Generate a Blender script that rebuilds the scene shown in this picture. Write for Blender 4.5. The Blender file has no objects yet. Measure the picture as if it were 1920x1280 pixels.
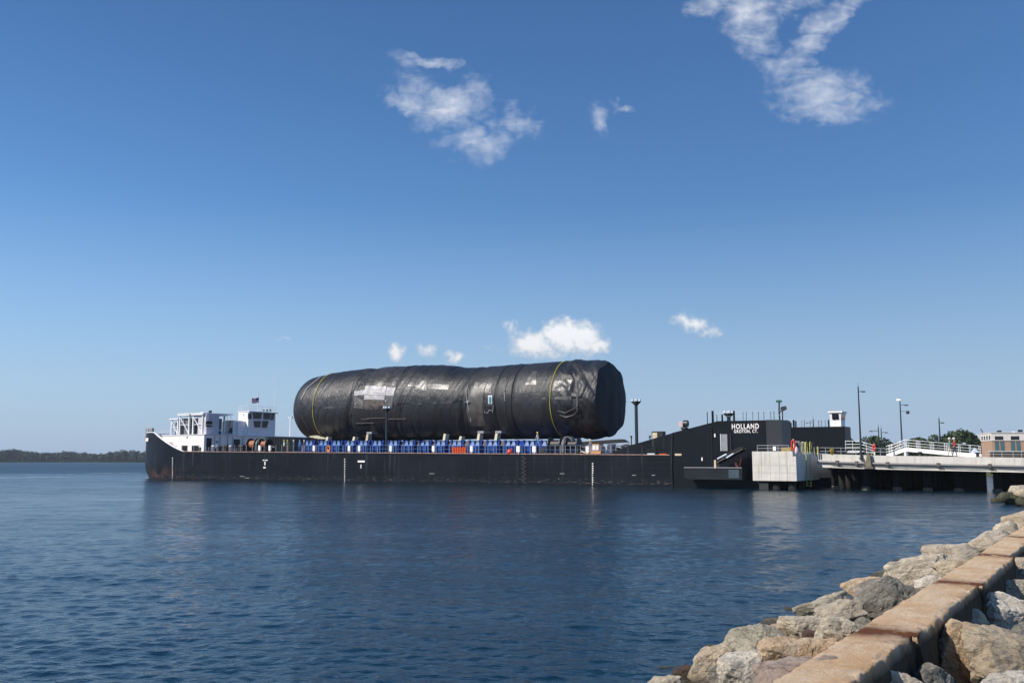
import bpy, bmesh, math, random
import numpy as np
from mathutils import Vector, Matrix
random.seed(7)
SC = bpy.context.scene
COL = SC.collection
R = math.radians
# ------------------------------------------------------------------ camera
F = 1800.0; CAMH = 3.0; TH = math.atan(223 / F)
cam_d = bpy.data.cameras.new('camera'); cam = bpy.data.objects.new('camera', cam_d); COL.objects.link(cam)
cam_d.sensor_width = 36.0; cam_d.lens = 36.0 * F / 1920; cam_d.clip_start = 0.1; cam_d.clip_end = 30000
cam.location = (0, 0, CAMH); cam.rotation_euler = (R(90) + TH, 0, 0)
SC.camera = cam
# ------------------------------------------------------------------ exposure
SC.view_settings.view_transform = 'Standard'
SC.view_settings.look = 'None'
SC.view_settings.gamma = 1.0
SC.view_settings.use_curve_mapping = False
SC.view_settings.exposure = 0.10
# ------------------------------------------------------------------ sun
SUN_AZ, SUN_EL = 62.0, 39.0      # azimuth: degrees to the left of straight-behind the camera
sx = -math.cos(R(SUN_EL)) * math.sin(R(SUN_AZ)); sy = -math.cos(R(SUN_EL)) * math.cos(R(SUN_AZ)); sz = math.sin(R(SUN_EL))
sd = bpy.data.lights.new('sun', 'SUN'); sun = bpy.data.objects.new('sun', sd); COL.objects.link(sun)
sd.energy = 5.0; sd.angle = R(0.5); sd.color = (1.0, 0.935, 0.85)
sun.rotation_euler = Vector((sx, sy, sz)).to_track_quat('Z', 'Y').to_euler()
sun.location = (0, 0, 200)
# ------------------------------------------------------------------ world: sky + clouds by direction
W = bpy.data.worlds.new('World'); SC.world = W; W.use_nodes = True
nt = W.node_tree; nt.nodes.clear()
SKY_STRENGTH = 0.096
class NB:
    """tiny node-tree builder"""
    def __init__(s, tree): s.t = tree
    def n(s, typ, ins=None, **props):
        nd = s.t.nodes.new(typ)
        for k, v in props.items(): setattr(nd, k, v)
        for k, v in (ins or {}).items():
            sock = nd.inputs[k]
            if isinstance(v, bpy.types.NodeSocket): s.t.links.new(v, sock)
            else: sock.default_value = v
        return nd
    def math(s, op, a, b=None, c=None, clamp=False):
        nd = s.t.nodes.new('ShaderNodeMath'); nd.operation = op; nd.use_clamp = clamp
        for i, v in enumerate((a, b, c)):
            if v is None: continue
            if isinstance(v, bpy.types.NodeSocket): s.t.links.new(v, nd.inputs[i])
            else: nd.inputs[i].default_value = v
        return nd.outputs[0]
    def rng(s, v, a, b, c=0.0, d=1.0, smooth=False):
        nd = s.n('ShaderNodeMapRange', {'Value': v, 'From Min': a, 'From Max': b, 'To Min': c, 'To Max': d})
        if smooth: nd.interpolation_type = 'SMOOTHSTEP'
        return nd.outputs[0]
    def mix(s, fac, a, b, blend='MIX'):
        nd = s.t.nodes.new('ShaderNodeMix'); nd.data_type = 'RGBA'; nd.blend_type = blend
        for sock, v in ((nd.inputs[0], fac), (nd.inputs[6], a), (nd.inputs[7], b)):
            if isinstance(v, bpy.types.NodeSocket): s.t.links.new(v, sock)
            else: sock.default_value = v if not isinstance(v, tuple) else (*v[:3], 1.0)
        return nd.outputs[2]
    def noise(s, vec, scale, detail=4.0, rough=0.55, dist=0.0):
        return s.n('ShaderNodeTexNoise', {'Vector': vec, 'Scale': scale, 'Detail': detail, 'Roughness': rough, 'Distortion': dist})
w = NB(nt)
sky = w.n('ShaderNodeTexSky', sky_type='NISHITA')
sky.sun_disc = False; sky.sun_elevation = R(SUN_EL); sky.sun_rotation = -math.atan2(sx, sy)
sky.altitude = 0; sky.air_density = 1.0; sky.dust_density = 0.15; sky.ozone_density = 2.2
tc = w.n('ShaderNodeTexCoord')
sep = w.n('ShaderNodeSeparateXYZ', {0: tc.outputs['Generated']})
X, Y, Z = sep.outputs
Ys = w.math('MAXIMUM', Y, 0.05)
U = w.math('DIVIDE', X, Ys); V = w.math('DIVIDE', Z, Ys)
uv = w.n('ShaderNodeCombineXYZ', {0: U, 1: V, 2: 0.0}).outputs[0]
front = w.rng(Y, 0.1, 0.3)
def pix_uv(px, py):
    d = np.array([(px - 960) / F, math.cos(TH) - (640 - py) / F * math.sin(TH), math.sin(TH) + (640 - py) / F * math.cos(TH)])
    return d[0] / d[1], d[2] / d[1]
def warp(amp, scale, vec):
    n = w.noise(vec, scale, 5.0, 0.6).outputs['Color']
    sub = w.n('ShaderNodeVectorMath', {0: n, 1: (0.5, 0.5, 0.5)}, operation='SUBTRACT').outputs[0]
    sc = w.n('ShaderNodeVectorMath', {0: sub, 'Scale': amp}, operation='SCALE').outputs[0]
    return w.n('ShaderNodeVectorMath', {0: vec, 1: sc}, operation='ADD').outputs[0]
def blobs(vec, lst):
    out = None
    for (px, py, rx, ry, ang, wt) in lst:
        u0, v0 = pix_uv(px, py)
        mp = w.n('ShaderNodeMapping', {'Vector': vec, 'Location': (u0, v0, 0), 'Rotation': (0, 0, R(ang)), 'Scale': (rx / F, ry / F, 1)}, vector_type='TEXTURE')
        ln = w.n('ShaderNodeVectorMath', {0: mp.outputs[0]}, operation='LENGTH').outputs['Value']
        v = w.rng(ln, 1.0, 0.0, 0.0, wt)
        out = v if out is None else w.math('MAXIMUM', out, v)
    return out
# wispy broken clouds high up
wv = warp(0.055, 26.0, uv)
wisp = blobs(wv, [(850, 205, 98, 62, 20, 1.25), (765, 190, 78, 30, -15, .8), (810, 108, 98, 20, -6, .75), (890, 265, 110, 61, 10, .62), (975, 225, 65, 38, -40, .62),
    (900, 160, 58, 30, -55, .55), (775, 150, 52, 68, 10, .5), (1123, 228, 29, 46, 10, .62), (1163, 200, 31, 16, 0, .45),
    (1410, 20, 81, 84, 0, 1.1), (1415, 80, 58, 68, 0, .8), (1330, 5, 65, 34, 0, .7), (1520, 75, 136, 40, 48, .85), (1460, 150, 52, 84, 10, .75), (1540, 175, 150, 70, -6, .95),
    (1600, 180, 58, 68, -30, .8), (1480, 10, 91, 35, 0, .7), (1585, 15, 78, 40, 45, .65), (525, 637, 16, 8, 0, .35)])
rot = w.n('ShaderNodeMapping', {'Vector': uv, 'Rotation': (0, 0, R(-50)), 'Scale': (1.0, 2.4, 1)}).outputs[0]
n1 = w.noise(rot, 24.0, 7.0, 0.55, 0.7).outputs['Fac']
n2 = w.noise(uv, 90.0, 5.0, 0.5, 0.3).outputs['Fac']
nn = w.math('ADD', w.math('MULTIPLY', n1, 0.7), w.math('MULTIPLY', n2, 0.3))
dw = w.math('ADD', wisp, w.math('MULTIPLY', w.math('SUBTRACT', nn, 0.48), 2.7))
dw = w.math('MULTIPLY', dw, w.rng(wisp, 0.0, 0.30, 0, 1, True))
aw = w.math('MULTIPLY', w.math('POWER', w.rng(dw, 0.0, 1.5, 0.0, 1.0), 1.3), 0.9)
# small cumulus low down
pv = warp(0.013, 70.0, uv)
puff = blobs(pv, [(1055, 628, 57, 43, 0, 1.3), (1095, 636, 53, 46, 0, 1.1), (1000, 645, 68, 38, 0, 1.0), (1118, 648, 38, 29, 0, .9), (1030, 665, 100, 18, 0, .5), (958, 612, 19, 29, 35, .5),
    (742, 661, 24, 23, 0, .95), (800, 655, 28, 18, 0, .7), (852, 668, 31, 17, 0, .75), (1300, 607, 52, 23, -12, .75), (1330, 622, 35, 17, 0, .6), (1280, 597, 31, 26, 0, .6), (1000, 655, 165, 14, 0, .32), (1325, 737, 26, 5, 0, .25)])
n3 = w.noise(uv, 95.0, 8.0, 0.6, 0.2).outputs['Fac']
dp = w.math('ADD', puff, w.math('MULTIPLY', w.math('SUBTRACT', n3, 0.5), 1.1))
dp = w.math('MULTIPLY', dp, w.rng(puff, 0.0, 0.15, 0, 1, True))
ap = w.rng(dp, 0.08, 0.80, 0.0, 0.95, True)
shade = w.rng(dp, 0.1, 0.9, 0.78, 1.0, True)
vshade = w.rng(V, pix_uv(0, 690)[1], pix_uv(0, 605)[1], 0.86, 1.0)
ccol_p = w.n('ShaderNodeVectorMath', {0: (9.4, 9.5, 9.8), 'Scale': w.math('MULTIPLY', shade, vshade)}, operation='SCALE').outputs[0]
hs = w.n('ShaderNodeHueSaturation', {'Hue': 0.5, 'Saturation': 1.15, 'Value': 1.0, 'Color': sky.outputs[0]}).outputs[0]
hs = w.mix(1.0, hs, (0.785, 0.965, 1.15), 'MULTIPLY')
hz_f = w.math('MULTIPLY', w.math('POWER', w.rng(Z, 0.26, 0.0), 1.3), 0.97)      # pale summer haze all round the horizon
hs = w.mix(hz_f, hs, (3.6, 4.75, 6.7))
c = w.mix(w.math('MULTIPLY', aw, front), hs, (7.3, 7.7, 8.6))
c = w.mix(w.math('MULTIPLY', ap, front), c, ccol_p)
bg = w.n('ShaderNodeBackground', {'Color': c, 'Strength': SKY_STRENGTH})
wo = w.n('ShaderNodeOutputWorld', {'Surface': bg.outputs[0]})
# ------------------------------------------------------------------ frames: pixel rays -> real places
fw = np.array([0, math.cos(TH), math.sin(TH)]); up = np.array([0, -math.sin(TH), math.cos(TH)]); rt = np.array([1., 0, 0]); C0 = np.array([0, 0, CAMH])
def ray(x, y): return (x - 960) / F * rt + fw + (640 - y) / F * up
def onz(x, y, z): r = ray(x, y); return C0 + r * (z - CAMH) / r[2]
def ond(x, y, d): r = ray(x, y); return C0 + r * (d / r[1])       # at distance d in front
BA = onz(270, 898, 0); BB = onz(1262, 913, 0)
AX = (BB - BA) / np.linalg.norm(BB - BA); AW = np.array([-AX[1], AX[0], 0.0])
BROT = math.atan2(AX[1], AX[0])
def S(x, y, wo=0.0):           # hit on the plane parallel to the barge side, wo metres behind it -> (s, z)
    r = ray(x, y); t = (np.dot(BA - C0, AW) + wo) / np.dot(r, AW); p = C0 + t * r
    return float(np.dot(p - BA, AX)), float(p[2])
def Q(x, y, s0):               # hit on the plane across the barge at s0 -> (w, z)
    r = ray(x, y); t = (np.dot(BA - C0, AX) + s0) / np.dot(r, AX); p = C0 + t * r
    return float(np.dot(p - BA, AW)), float(p[2])
def wpt(s, w_, z): p = BA + AX * s + AW * w_; return (float(p[0]), float(p[1]), float(z))
def deckz(s): return 4.5 - 0.0096 * s
# ------------------------------------------------------------------ numpy value noise
def _h(ix, iy, iz, seed):
    n = (ix.astype(np.int64) * 374761393 + iy.astype(np.int64) * 668265263 + iz.astype(np.int64) * 2147483647 + seed * 1274126177) & 0x7fffffff
    n = ((n ^ (n >> 13)) * 1274126177) & 0x7fffffff
    n = (n ^ (n >> 16)) & 0xffff
    return n / 65535.0
def vn(P, seed=0):
    P = np.asarray(P, dtype=float); i = np.floor(P).astype(np.int64); f = P - i; f = f * f * (3 - 2 * f)
    o = 0
    for dx in (0, 1):
        for dy in (0, 1):
            for dz in (0, 1):
                wgt = (f[..., 0] if dx else 1 - f[..., 0]) * (f[..., 1] if dy else 1 - f[..., 1]) * (f[..., 2] if dz else 1 - f[..., 2])
                o = o + wgt * _h(i[..., 0] + dx, i[..., 1] + dy, i[..., 2] + dz, seed)
    return o * 2 - 1
def fbm(P, octv=4, seed=0, gain=0.5):
    o = 0; a = 1.0; P = np.asarray(P, dtype=float)
    for k in range(octv): o = o + a * vn(P * (2 ** k) + 17.3 * k, seed + k); a *= gain
    return o
# ------------------------------------------------------------------ mesh builder
class MB:
    def __init__(s): s.v = []; s.f = []; s.m = []; s.smooth = []
    def add(s, vs, fs, mi=0, sm=False):
        b = len(s.v); s.v += [tuple(map(float, v)) for v in vs]
        for f in fs: s.f.append(tuple(b + i for i in f)); s.m.append(mi); s.smooth.append(sm)
        return s
    def box(s, x0, x1, y0, y1, z0, z1, mi=0):
        x0, x1 = sorted((x0, x1)); y0, y1 = sorted((y0, y1)); z0, z1 = sorted((z0, z1))
        vs = [(x, y, z) for z in (z0, z1) for x, y in ((x0, y0), (x1, y0), (x1, y1), (x0, y1))]
        return s.add(vs, [(3, 2, 1, 0), (4, 5, 6, 7), (0, 1, 5, 4), (1, 2, 6, 5), (2, 3, 7, 6), (3, 0, 4, 7)], mi)
    def tube(s, pts, r, n=6, mi=0, r2=None, caps=True, sm=True):
        pts = [Vector(p) for p in pts]; rings = []
        for i, p in enumerate(pts):
            d = (pts[min(i + 1, len(pts) - 1)] - pts[max(i - 1, 0)]).normalized()
            a = d.cross(Vector((0, 0, 1)));
            if a.length < 0.05: a = d.cross(Vector((0, 1, 0)))
            a.normalize(); b = d.cross(a)
            rr = r if r2 is None else r + (r2 - r) * i / (len(pts) - 1)
            rings.append([p + (a * math.cos(2 * math.pi * k / n + math.pi / n) + b * math.sin(2 * math.pi * k / n + math.pi / n)) * rr for k in range(n)])
        vs = [q for ring in rings for q in ring]; fs = []
        for i in range(len(pts) - 1):
            for k in range(n):
                k2 = (k + 1) % n; fs.append((i * n + k, i * n + k2, (i + 1) * n + k2, (i + 1) * n + k))
        s.add(vs, fs, mi, sm)
        if caps: s.add(rings[0], [tuple(range(n))], mi); s.add(rings[-1], [tuple(range(n))[::-1]], mi)
        return s
    def prism(s, poly, y0, y1, mi=0):      # polygon in (x,z), extruded along y
        n = len(poly); vs = [(x, y0, z) for x, z in poly] + [(x, y1, z) for x, z in poly]
        return s.add(vs, [tuple(range(n)), tuple(range(2 * n - 1, n - 1, -1))] + [(i + n, (i + 1) % n + n, (i + 1) % n, i) for i in range(n)], mi)
    def prismx(s, poly, x0, x1, mi=0):     # polygon in (y,z), extruded along x
        n = len(poly); vs = [(x0, y, z) for y, z in poly] + [(x1, y, z) for y, z in poly]
        return s.add(vs, [tuple(range(n)), tuple(range(2 * n - 1, n - 1, -1))] + [(i + n, (i + 1) % n + n, (i + 1) % n, i) for i in range(n)], mi)
    def prismz(s, poly, z0, z1, mi=0):
        n = len(poly); vs = [(x, y, z0) for x, y in poly] + [(x, y, z1) for x, y in poly]
        return s.add(vs, [tuple(range(n)), tuple(range(2 * n - 1, n - 1, -1))] + [(i + n, (i + 1) % n + n, (i + 1) % n, i) for i in range(n)], mi)
    def lathe(s, c, prof, n=12, mi=0, sm=True):   # prof: list of (r, z) about the vertical through c
        vs = [(c[0] + r * math.cos(2 * math.pi * k / n), c[1] + r * math.sin(2 * math.pi * k / n), c[2] + z) for r, z in prof for k in range(n)]
        fs = [(i * n + k, i * n + (k + 1) % n, (i + 1) * n + (k + 1) % n, (i + 1) * n + k) for i in range(len(prof) - 1) for k in range(n)]
        fs += [tuple(range(n))[::-1], tuple((len(prof) - 1) * n + k for k in range(n))]
        return s.add(vs, fs, mi, sm)
    def ball(s, c, rx, ry=None, rz=None, n=10, mi=0):
        ry = ry or rx; rz = rz or rx; m = max(4, n // 2 + 1); vs = []; fs = []
        for i in range(m + 1):
            t = math.pi * i / m
            for k in range(n):
                a = 2 * math.pi * k / n; vs.append((c[0] + rx * math.sin(t) * math.cos(a), c[1] + ry * math.sin(t) * math.sin(a), c[2] + rz * math.cos(t)))
        for i in range(m):
            for k in range(n): fs.append((i * n + k, (i + 1) * n + k, (i + 1) * n + (k + 1) % n, i * n + (k + 1) % n))
        return s.add(vs, fs, mi, True)
    def mesh(s, name, mats):
        me = bpy.data.meshes.new(name); me.from_pydata(s.v, [], s.f)
        for m in (mats if isinstance(mats, (list, tuple)) else [mats]): me.materials.append(m)
        me.polygons.foreach_set('material_index', s.m); me.polygons.foreach_set('use_smooth', s.smooth)
        me.validate(); me.update()
        bm = bmesh.new(); bm.from_mesh(me); bmesh.ops.recalc_face_normals(bm, faces=bm.faces); bm.to_mesh(me); bm.free()
        return me
    def to(s, name, mats, parent=None, **tags):
        o = bpy.data.objects.new(name, s.mesh(name, mats)); COL.objects.link(o)
        if parent: o.parent = parent
        for k, v in tags.items(): o[k] = v
        return o
def objm(name, me, parent=None, **tags):
    o = bpy.data.objects.new(name, me); COL.objects.link(o)
    if parent: o.parent = parent
    for k, v in tags.items(): o[k] = v
    return o
def thing(name, label, cat, loc=(0, 0, 0), rz=0.0, group=None):
    o = bpy.data.objects.new(name, None); COL.objects.link(o); o.empty_display_size = 0.3
    o.location = loc; o.rotation_euler = (0, 0, rz); o['label'] = label; o['category'] = cat
    if group: o['group'] = group
    return o
def bthing(name, label, cat, s, w_, z, group=None): return thing(name, label, cat, wpt(s, w_, z), BROT, group)
def grid_mesh(name, P, mat, smooth=True, wrap=False):     # P: (n, m, 3)
    n, m = P.shape[:2]; idx = np.arange(n * m).reshape(n, m)
    if wrap: a = idx; b = np.roll(idx, -1, axis=1); q = np.stack([a[:-1], b[:-1], b[1:], a[1:]], -1).reshape(-1, 4)
    else: q = np.stack([idx[:-1, :-1], idx[:-1, 1:], idx[1:, 1:], idx[1:, :-1]], -1).reshape(-1, 4)
    return raw_mesh(name, P.reshape(-1, 3), q, mat, smooth)
def raw_mesh(name, V_, Fq, mat, smooth=True):
    me = bpy.data.meshes.new(name); V_ = np.asarray(V_, dtype=np.float32); Fq = np.asarray(Fq, dtype=np.int32); k = Fq.shape[1]
    me.vertices.add(len(V_)); me.vertices.foreach_set('co', V_.ravel())
    me.loops.add(Fq.size); me.loops.foreach_set('vertex_index', Fq.ravel())
    me.polygons.add(len(Fq)); me.polygons.foreach_set('loop_start', np.arange(0, Fq.size, k, dtype=np.int32))
    me.polygons.foreach_set('use_smooth', np.full(len(Fq), smooth))
    me.materials.append(mat); me.update(calc_edges=True); me.validate(); return me
# ------------------------------------------------------------------ materials
MATS = {}
def mat(name, col, rough=0.6, metal=0.0, var=0.15, vscale=1.5, bump=0.0, bscale=8.0, spec=0.5, dirt=None, dirt_amt=0.0, dscale=(1, 1, 1)):
    if name in MATS: return MATS[name]
    m = bpy.data.materials.new(name); m.use_nodes = True; t = m.node_tree; b = NB(t); bs = t.nodes['Principled BSDF']
    tcn = b.n('ShaderNodeTexCoord').outputs['Object']
    nz = b.noise(tcn, vscale, 5.0, 0.6).outputs['Fac']
    dark = tuple(x * (1 - var) for x in col); lite = tuple(min(1, x * (1 + var)) for x in col)
    cc = b.mix(b.rng(nz, 0.3, 0.7), dark, lite)
    if dirt:
        mp = b.n('ShaderNodeMapping', {'Vector': tcn, 'Scale': dscale}).outputs[0]
        d = b.noise(mp, 1.0, 6.0, 0.65).outputs['Fac']
        cc = b.mix(b.math('MULTIPLY', b.rng(d, 0.5, 0.72), dirt_amt), cc, dirt)
    t.links.new(cc, bs.inputs['Base Color'])
    bs.inputs['Roughness'].default_value = rough; bs.inputs['Metallic'].default_value = metal; bs.inputs['Specular IOR Level'].default_value = spec
    if bump:
        h = b.noise(tcn, bscale, 6.0, 0.65).outputs['Fac']
        bn = b.n('ShaderNodeBump', {'Height': h, 'Strength': bump, 'Distance': 0.05}); t.links.new(bn.outputs[0], bs.inputs['Normal'])
    MATS[name] = m; return m
M_white = mat('white_paint', (.86, .83, .81), .45, var=.03, dirt=(.52, .40, .33), dirt_amt=.35, dscale=(2.5, 2.5, .25))
M_whitem = mat('white_frame_paint', (.72, .73, .75), .5, var=.05)
M_black = mat('black_steel_paint', (.0035, .0055, .010), .42, var=.3, vscale=.6, spec=.2)
M_dark = mat('dark_machinery', (.012, .012, .014), .5, var=.4, vscale=2)
M_glass = mat('dark_window_glass', (.012, .015, .02), .08, var=.1, spec=.35)
M_tealglass = mat('teal_curtain_glass', (.05, .16, .19), .12, var=.25, vscale=.2, spec=.8)
M_blue = mat('blue_steel_paint', (.005, .032, .22), .4, var=.25, vscale=1.2)
M_bluel = mat('light_blue_steel_paint', (.075, .17, .38), .4, var=.2, vscale=2)
M_pale = mat('pale_grey_steel', (.55, .62, .70), .4, var=.1)
M_timber = mat('pale_timber', (.56, .47, .33), .75, var=.2, vscale=4)
M_cream = mat('cream_timber', (.62, .60, .45), .7, var=.15, vscale=4)
M_rubber = mat('orange_net', (.62, .10, .03), .8, var=.35, vscale=6)
M_red = mat('red_plastic', (.55, .03, .02), .45, var=.1)
M_yellow = mat('yellow_paint', (.72, .50, .04), .5, var=.12)
M_yellowg = mat('yellow_green_ladder', (.50, .48, .13), .55, var=.2)
M_strap = mat('yellow_webbing', (.50, .44, .06), .6, var=.15)
M_galv = mat('galvanised_rail', (.48, .50, .52), .4, metal=.3, var=.1)
M_pole = mat('dark_green_pole', (.018, .03, .034), .4, var=.2)
M_gcopper = mat('copper_brown_rope', (.33, .13, .06), .5, var=.3, vscale=5)
M_tealgrey = mat('grey_green_cover', (.07, .095, .10), .55, var=.2)
M_tan = mat('brown_corrugated_sheet', (.17, .13, .085), .7, var=.25, vscale=2)
M_skin = mat('skin', (.45, .26, .18), .6, var=.05)
M_alu = mat('aluminium_gangway', (.68, .69, .70), .35, metal=.2, var=.06)
M_wood = mat('oily_steel', (.12, .10, .09), .5, var=.3)
M_beige = mat('beige_box', (.60, .42, .28), .6, var=.1)
M_grey = mat('mid_grey_paint', (.26, .26, .28), .5, var=.15)
M_foul = mat('marine_growth', (.15, .135, .11), .9, var=.4, vscale=4, bump=.8)
def m_hull():
    m = bpy.data.materials.new('hull_paint'); m.use_nodes = True; t = m.node_tree; b = NB(t); bs = t.nodes['Principled BSDF']
    o = b.n('ShaderNodeTexCoord').outputs['Object']; sp = b.n('ShaderNodeSeparateXYZ', {0: o}); x, y, z = sp.outputs
    st = b.n('ShaderNodeMapping', {'Vector': o, 'Scale': (2.0, 2.0, .09)}).outputs[0]
    n1 = b.noise(st, 1.0, 7, .7).outputs['Fac']
    n2 = b.noise(o, .22, 5, .6).outputs['Fac']
    base = b.mix(b.rng(n2, .3, .7), (.003, .0048, .009), (.0085, .012, .019))
    fade = b.rng(z, .6, 4.4, .25, 1.0)
    base = b.mix(b.math('MULTIPLY', b.rng(n1, .56, .74), b.math('MULTIPLY', fade, .7)), base, (.105, .12, .145))
    # plating seams
    wl = b.math('ABSOLUTE', b.math('SUBTRACT', b.math('FRACT', b.math('DIVIDE', z, .62)), .5))
    wv_ = b.math('ABSOLUTE', b.math('SUBTRACT', b.math('FRACT', b.math('DIVIDE', x, 3.05)), .5))
    seam = b.math('MAXIMUM', b.rng(wl, .06, 0, 0, 1), b.math('MULTIPLY', b.rng(wv_, .012, 0, 0, 1), .6))
    base = b.mix(b.math('MULTIPLY', seam, .35), base, (.022, .026, .033))
    # scrapes above the waterline, growth and rust at it
    sc = b.noise(b.n('ShaderNodeMapping', {'Vector': o, 'Scale': (.9, .9, 9)}).outputs[0], 1.2, 6, .7).outputs['Fac']
    band = b.math('MULTIPLY', b.rng(z, .95, .45), b.rng(z, .1, .4))
    base = b.mix(b.math('MULTIPLY', b.rng(sc, .55, .68), b.math('MULTIPLY', band, .8)), base, (.30, .30, .28))
    rs = b.noise(o, .5, 6, .7).outputs['Fac']
    rmask = b.math('MULTIPLY', b.rng(rs, .46, .62), b.math('MULTIPLY', b.rng(z, 2.6, .3), b.rng(x, 16, -6)))
    base = b.mix(b.math('MULTIPLY', rmask, .8), base, (.15, .062, .032))
    t.links.new(base, bs.inputs['Base Color'])
    bs.inputs['Roughness'].default_value = .45; bs.inputs['Specular IOR Level'].default_value = .15
    dn = b.noise(o, .8, 4, .5).outputs['Fac']
    h = b.math('ADD', b.math('MULTIPLY', seam, .3), dn)
    t.links.new(b.n('ShaderNodeBump', {'Height': h, 'Strength': .35, 'Distance': .05}).outputs[0], bs.inputs['Normal'])
    return m
M_hull = m_hull()
def m_wrap():
    m = bpy.data.materials.new('black_shrink_wrap'); m.use_nodes = True; t = m.node_tree; b = NB(t); bs = t.nodes['Principled BSDF']
    o = b.n('ShaderNodeTexCoord').outputs['Object']; sp = b.n('ShaderNodeSeparateXYZ', {0: o}); x, y, z = sp.outputs
    n0 = b.noise(o, .35, 5, .6).outputs['Fac']
    base = b.mix(b.rng(n0, .3, .7), (.005, .0065, .0095), (.014, .017, .021))
    # each width of film has its own tone
    wn = b.n('ShaderNodeTexWhiteNoise', {'W': b.math('FLOOR', b.math('DIVIDE', b.math('ADD', x, b.math('MULTIPLY', n0, 1.2)), 4.3))}, noise_dimensions='1D').outputs['Value']
    base = b.mix(b.math('MULTIPLY', wn, .45), base, (.038, .038, .041))
    t.links.new(base, bs.inputs['Base Color'])
    # creases running round the body, leaning
    shear = b.math('ADD', x, b.math('MULTIPLY', z, -.42))
    cv = b.n('ShaderNodeCombineXYZ', {0: shear, 1: b.math('MULTIPLY', y, .16), 2: b.math('MULTIPLY', z, .14)}).outputs[0]
    c1 = b.noise(cv, 3.6, 7, .70, .5).outputs['Fac']
    c2 = b.noise(o, 1.4, 4, .55, .4).outputs['Fac']
    h = b.math('ADD', b.math('MULTIPLY', c1, .8), b.math('MULTIPLY', c2, .5))
    # horizontal batten lines under the film
    rr = b.rng(n0, .3, .7, .34, .50)
    t.links.new(rr, bs.inputs['Roughness']); bs.inputs['Specular IOR Level'].default_value = .55
    t.links.new(b.n('ShaderNodeBump', {'Height': h, 'Strength': .9, 'Distance': .14}).outputs[0], bs.inputs['Normal'])
    return m
M_wrap = m_wrap()
M_wrapdark = mat('matt_black_end_cloth', (.006, .0075, .012), .75, var=.25, vscale=.5, bump=.5, bscale=1.5)
M_wrapgrey = mat('grey_wrap_film', (.08, .078, .08), .34, var=.25, vscale=.8, bump=.7, bscale=3)
M_patch = mat('silver_patch_film', (.34, .335, .35), .42, var=.2, vscale=3, bump=.6, bscale=5)
M_bare = mat('bare_machined_area', (.055, .05, .048), .55, var=.6, vscale=3, dirt=(.22, .13, .08), dirt_amt=.5, dscale=(1.2, 1.2, 1.2), bump=.8, bscale=5)
def m_conc():
    m = bpy.data.materials.new('pier_concrete'); m.use_nodes = True; t = m.node_tree; b = NB(t); bs = t.nodes['Principled BSDF']
    o = b.n('ShaderNodeTexCoord').outputs['Object']
    n = b.noise(o, .9, 7, .65).outputs['Fac']; cc = b.mix(b.rng(n, .3, .7), (.52, .50, .45), (.68, .65, .59))
    st = b.noise(b.n('ShaderNodeMapping', {'Vector': o, 'Scale': (2, 2, .2)}).outputs[0], 1.2, 6, .7).outputs['Fac']
    cc = b.mix(b.math('MULTIPLY', b.rng(st, .50, .72), .6), cc, (.34, .29, .23))
    v = b.n('ShaderNodeTexVoronoi', {'Vector': o, 'Scale': 2.2}).outputs['Distance']
    cc = b.mix(b.rng(v, .035, .02), cc, (.15, .14, .13))
    t.links.new(cc, bs.inputs['Base Color']); bs.inputs['Roughness'].default_value = .85
    t.links.new(b.n('ShaderNodeBump', {'Height': b.noise(o, 14, 5, .7).outputs['Fac'], 'Strength': .4, 'Distance': .03}).outputs[0], bs.inputs['Normal'])
    return m
M_conc = m_conc()
M_concd = mat('shade_black_concrete', (.007, .0065, .006), .9, var=.35, vscale=.7, bump=.4)  # near-black colour carries the deep shade beneath the pier and block
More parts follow.
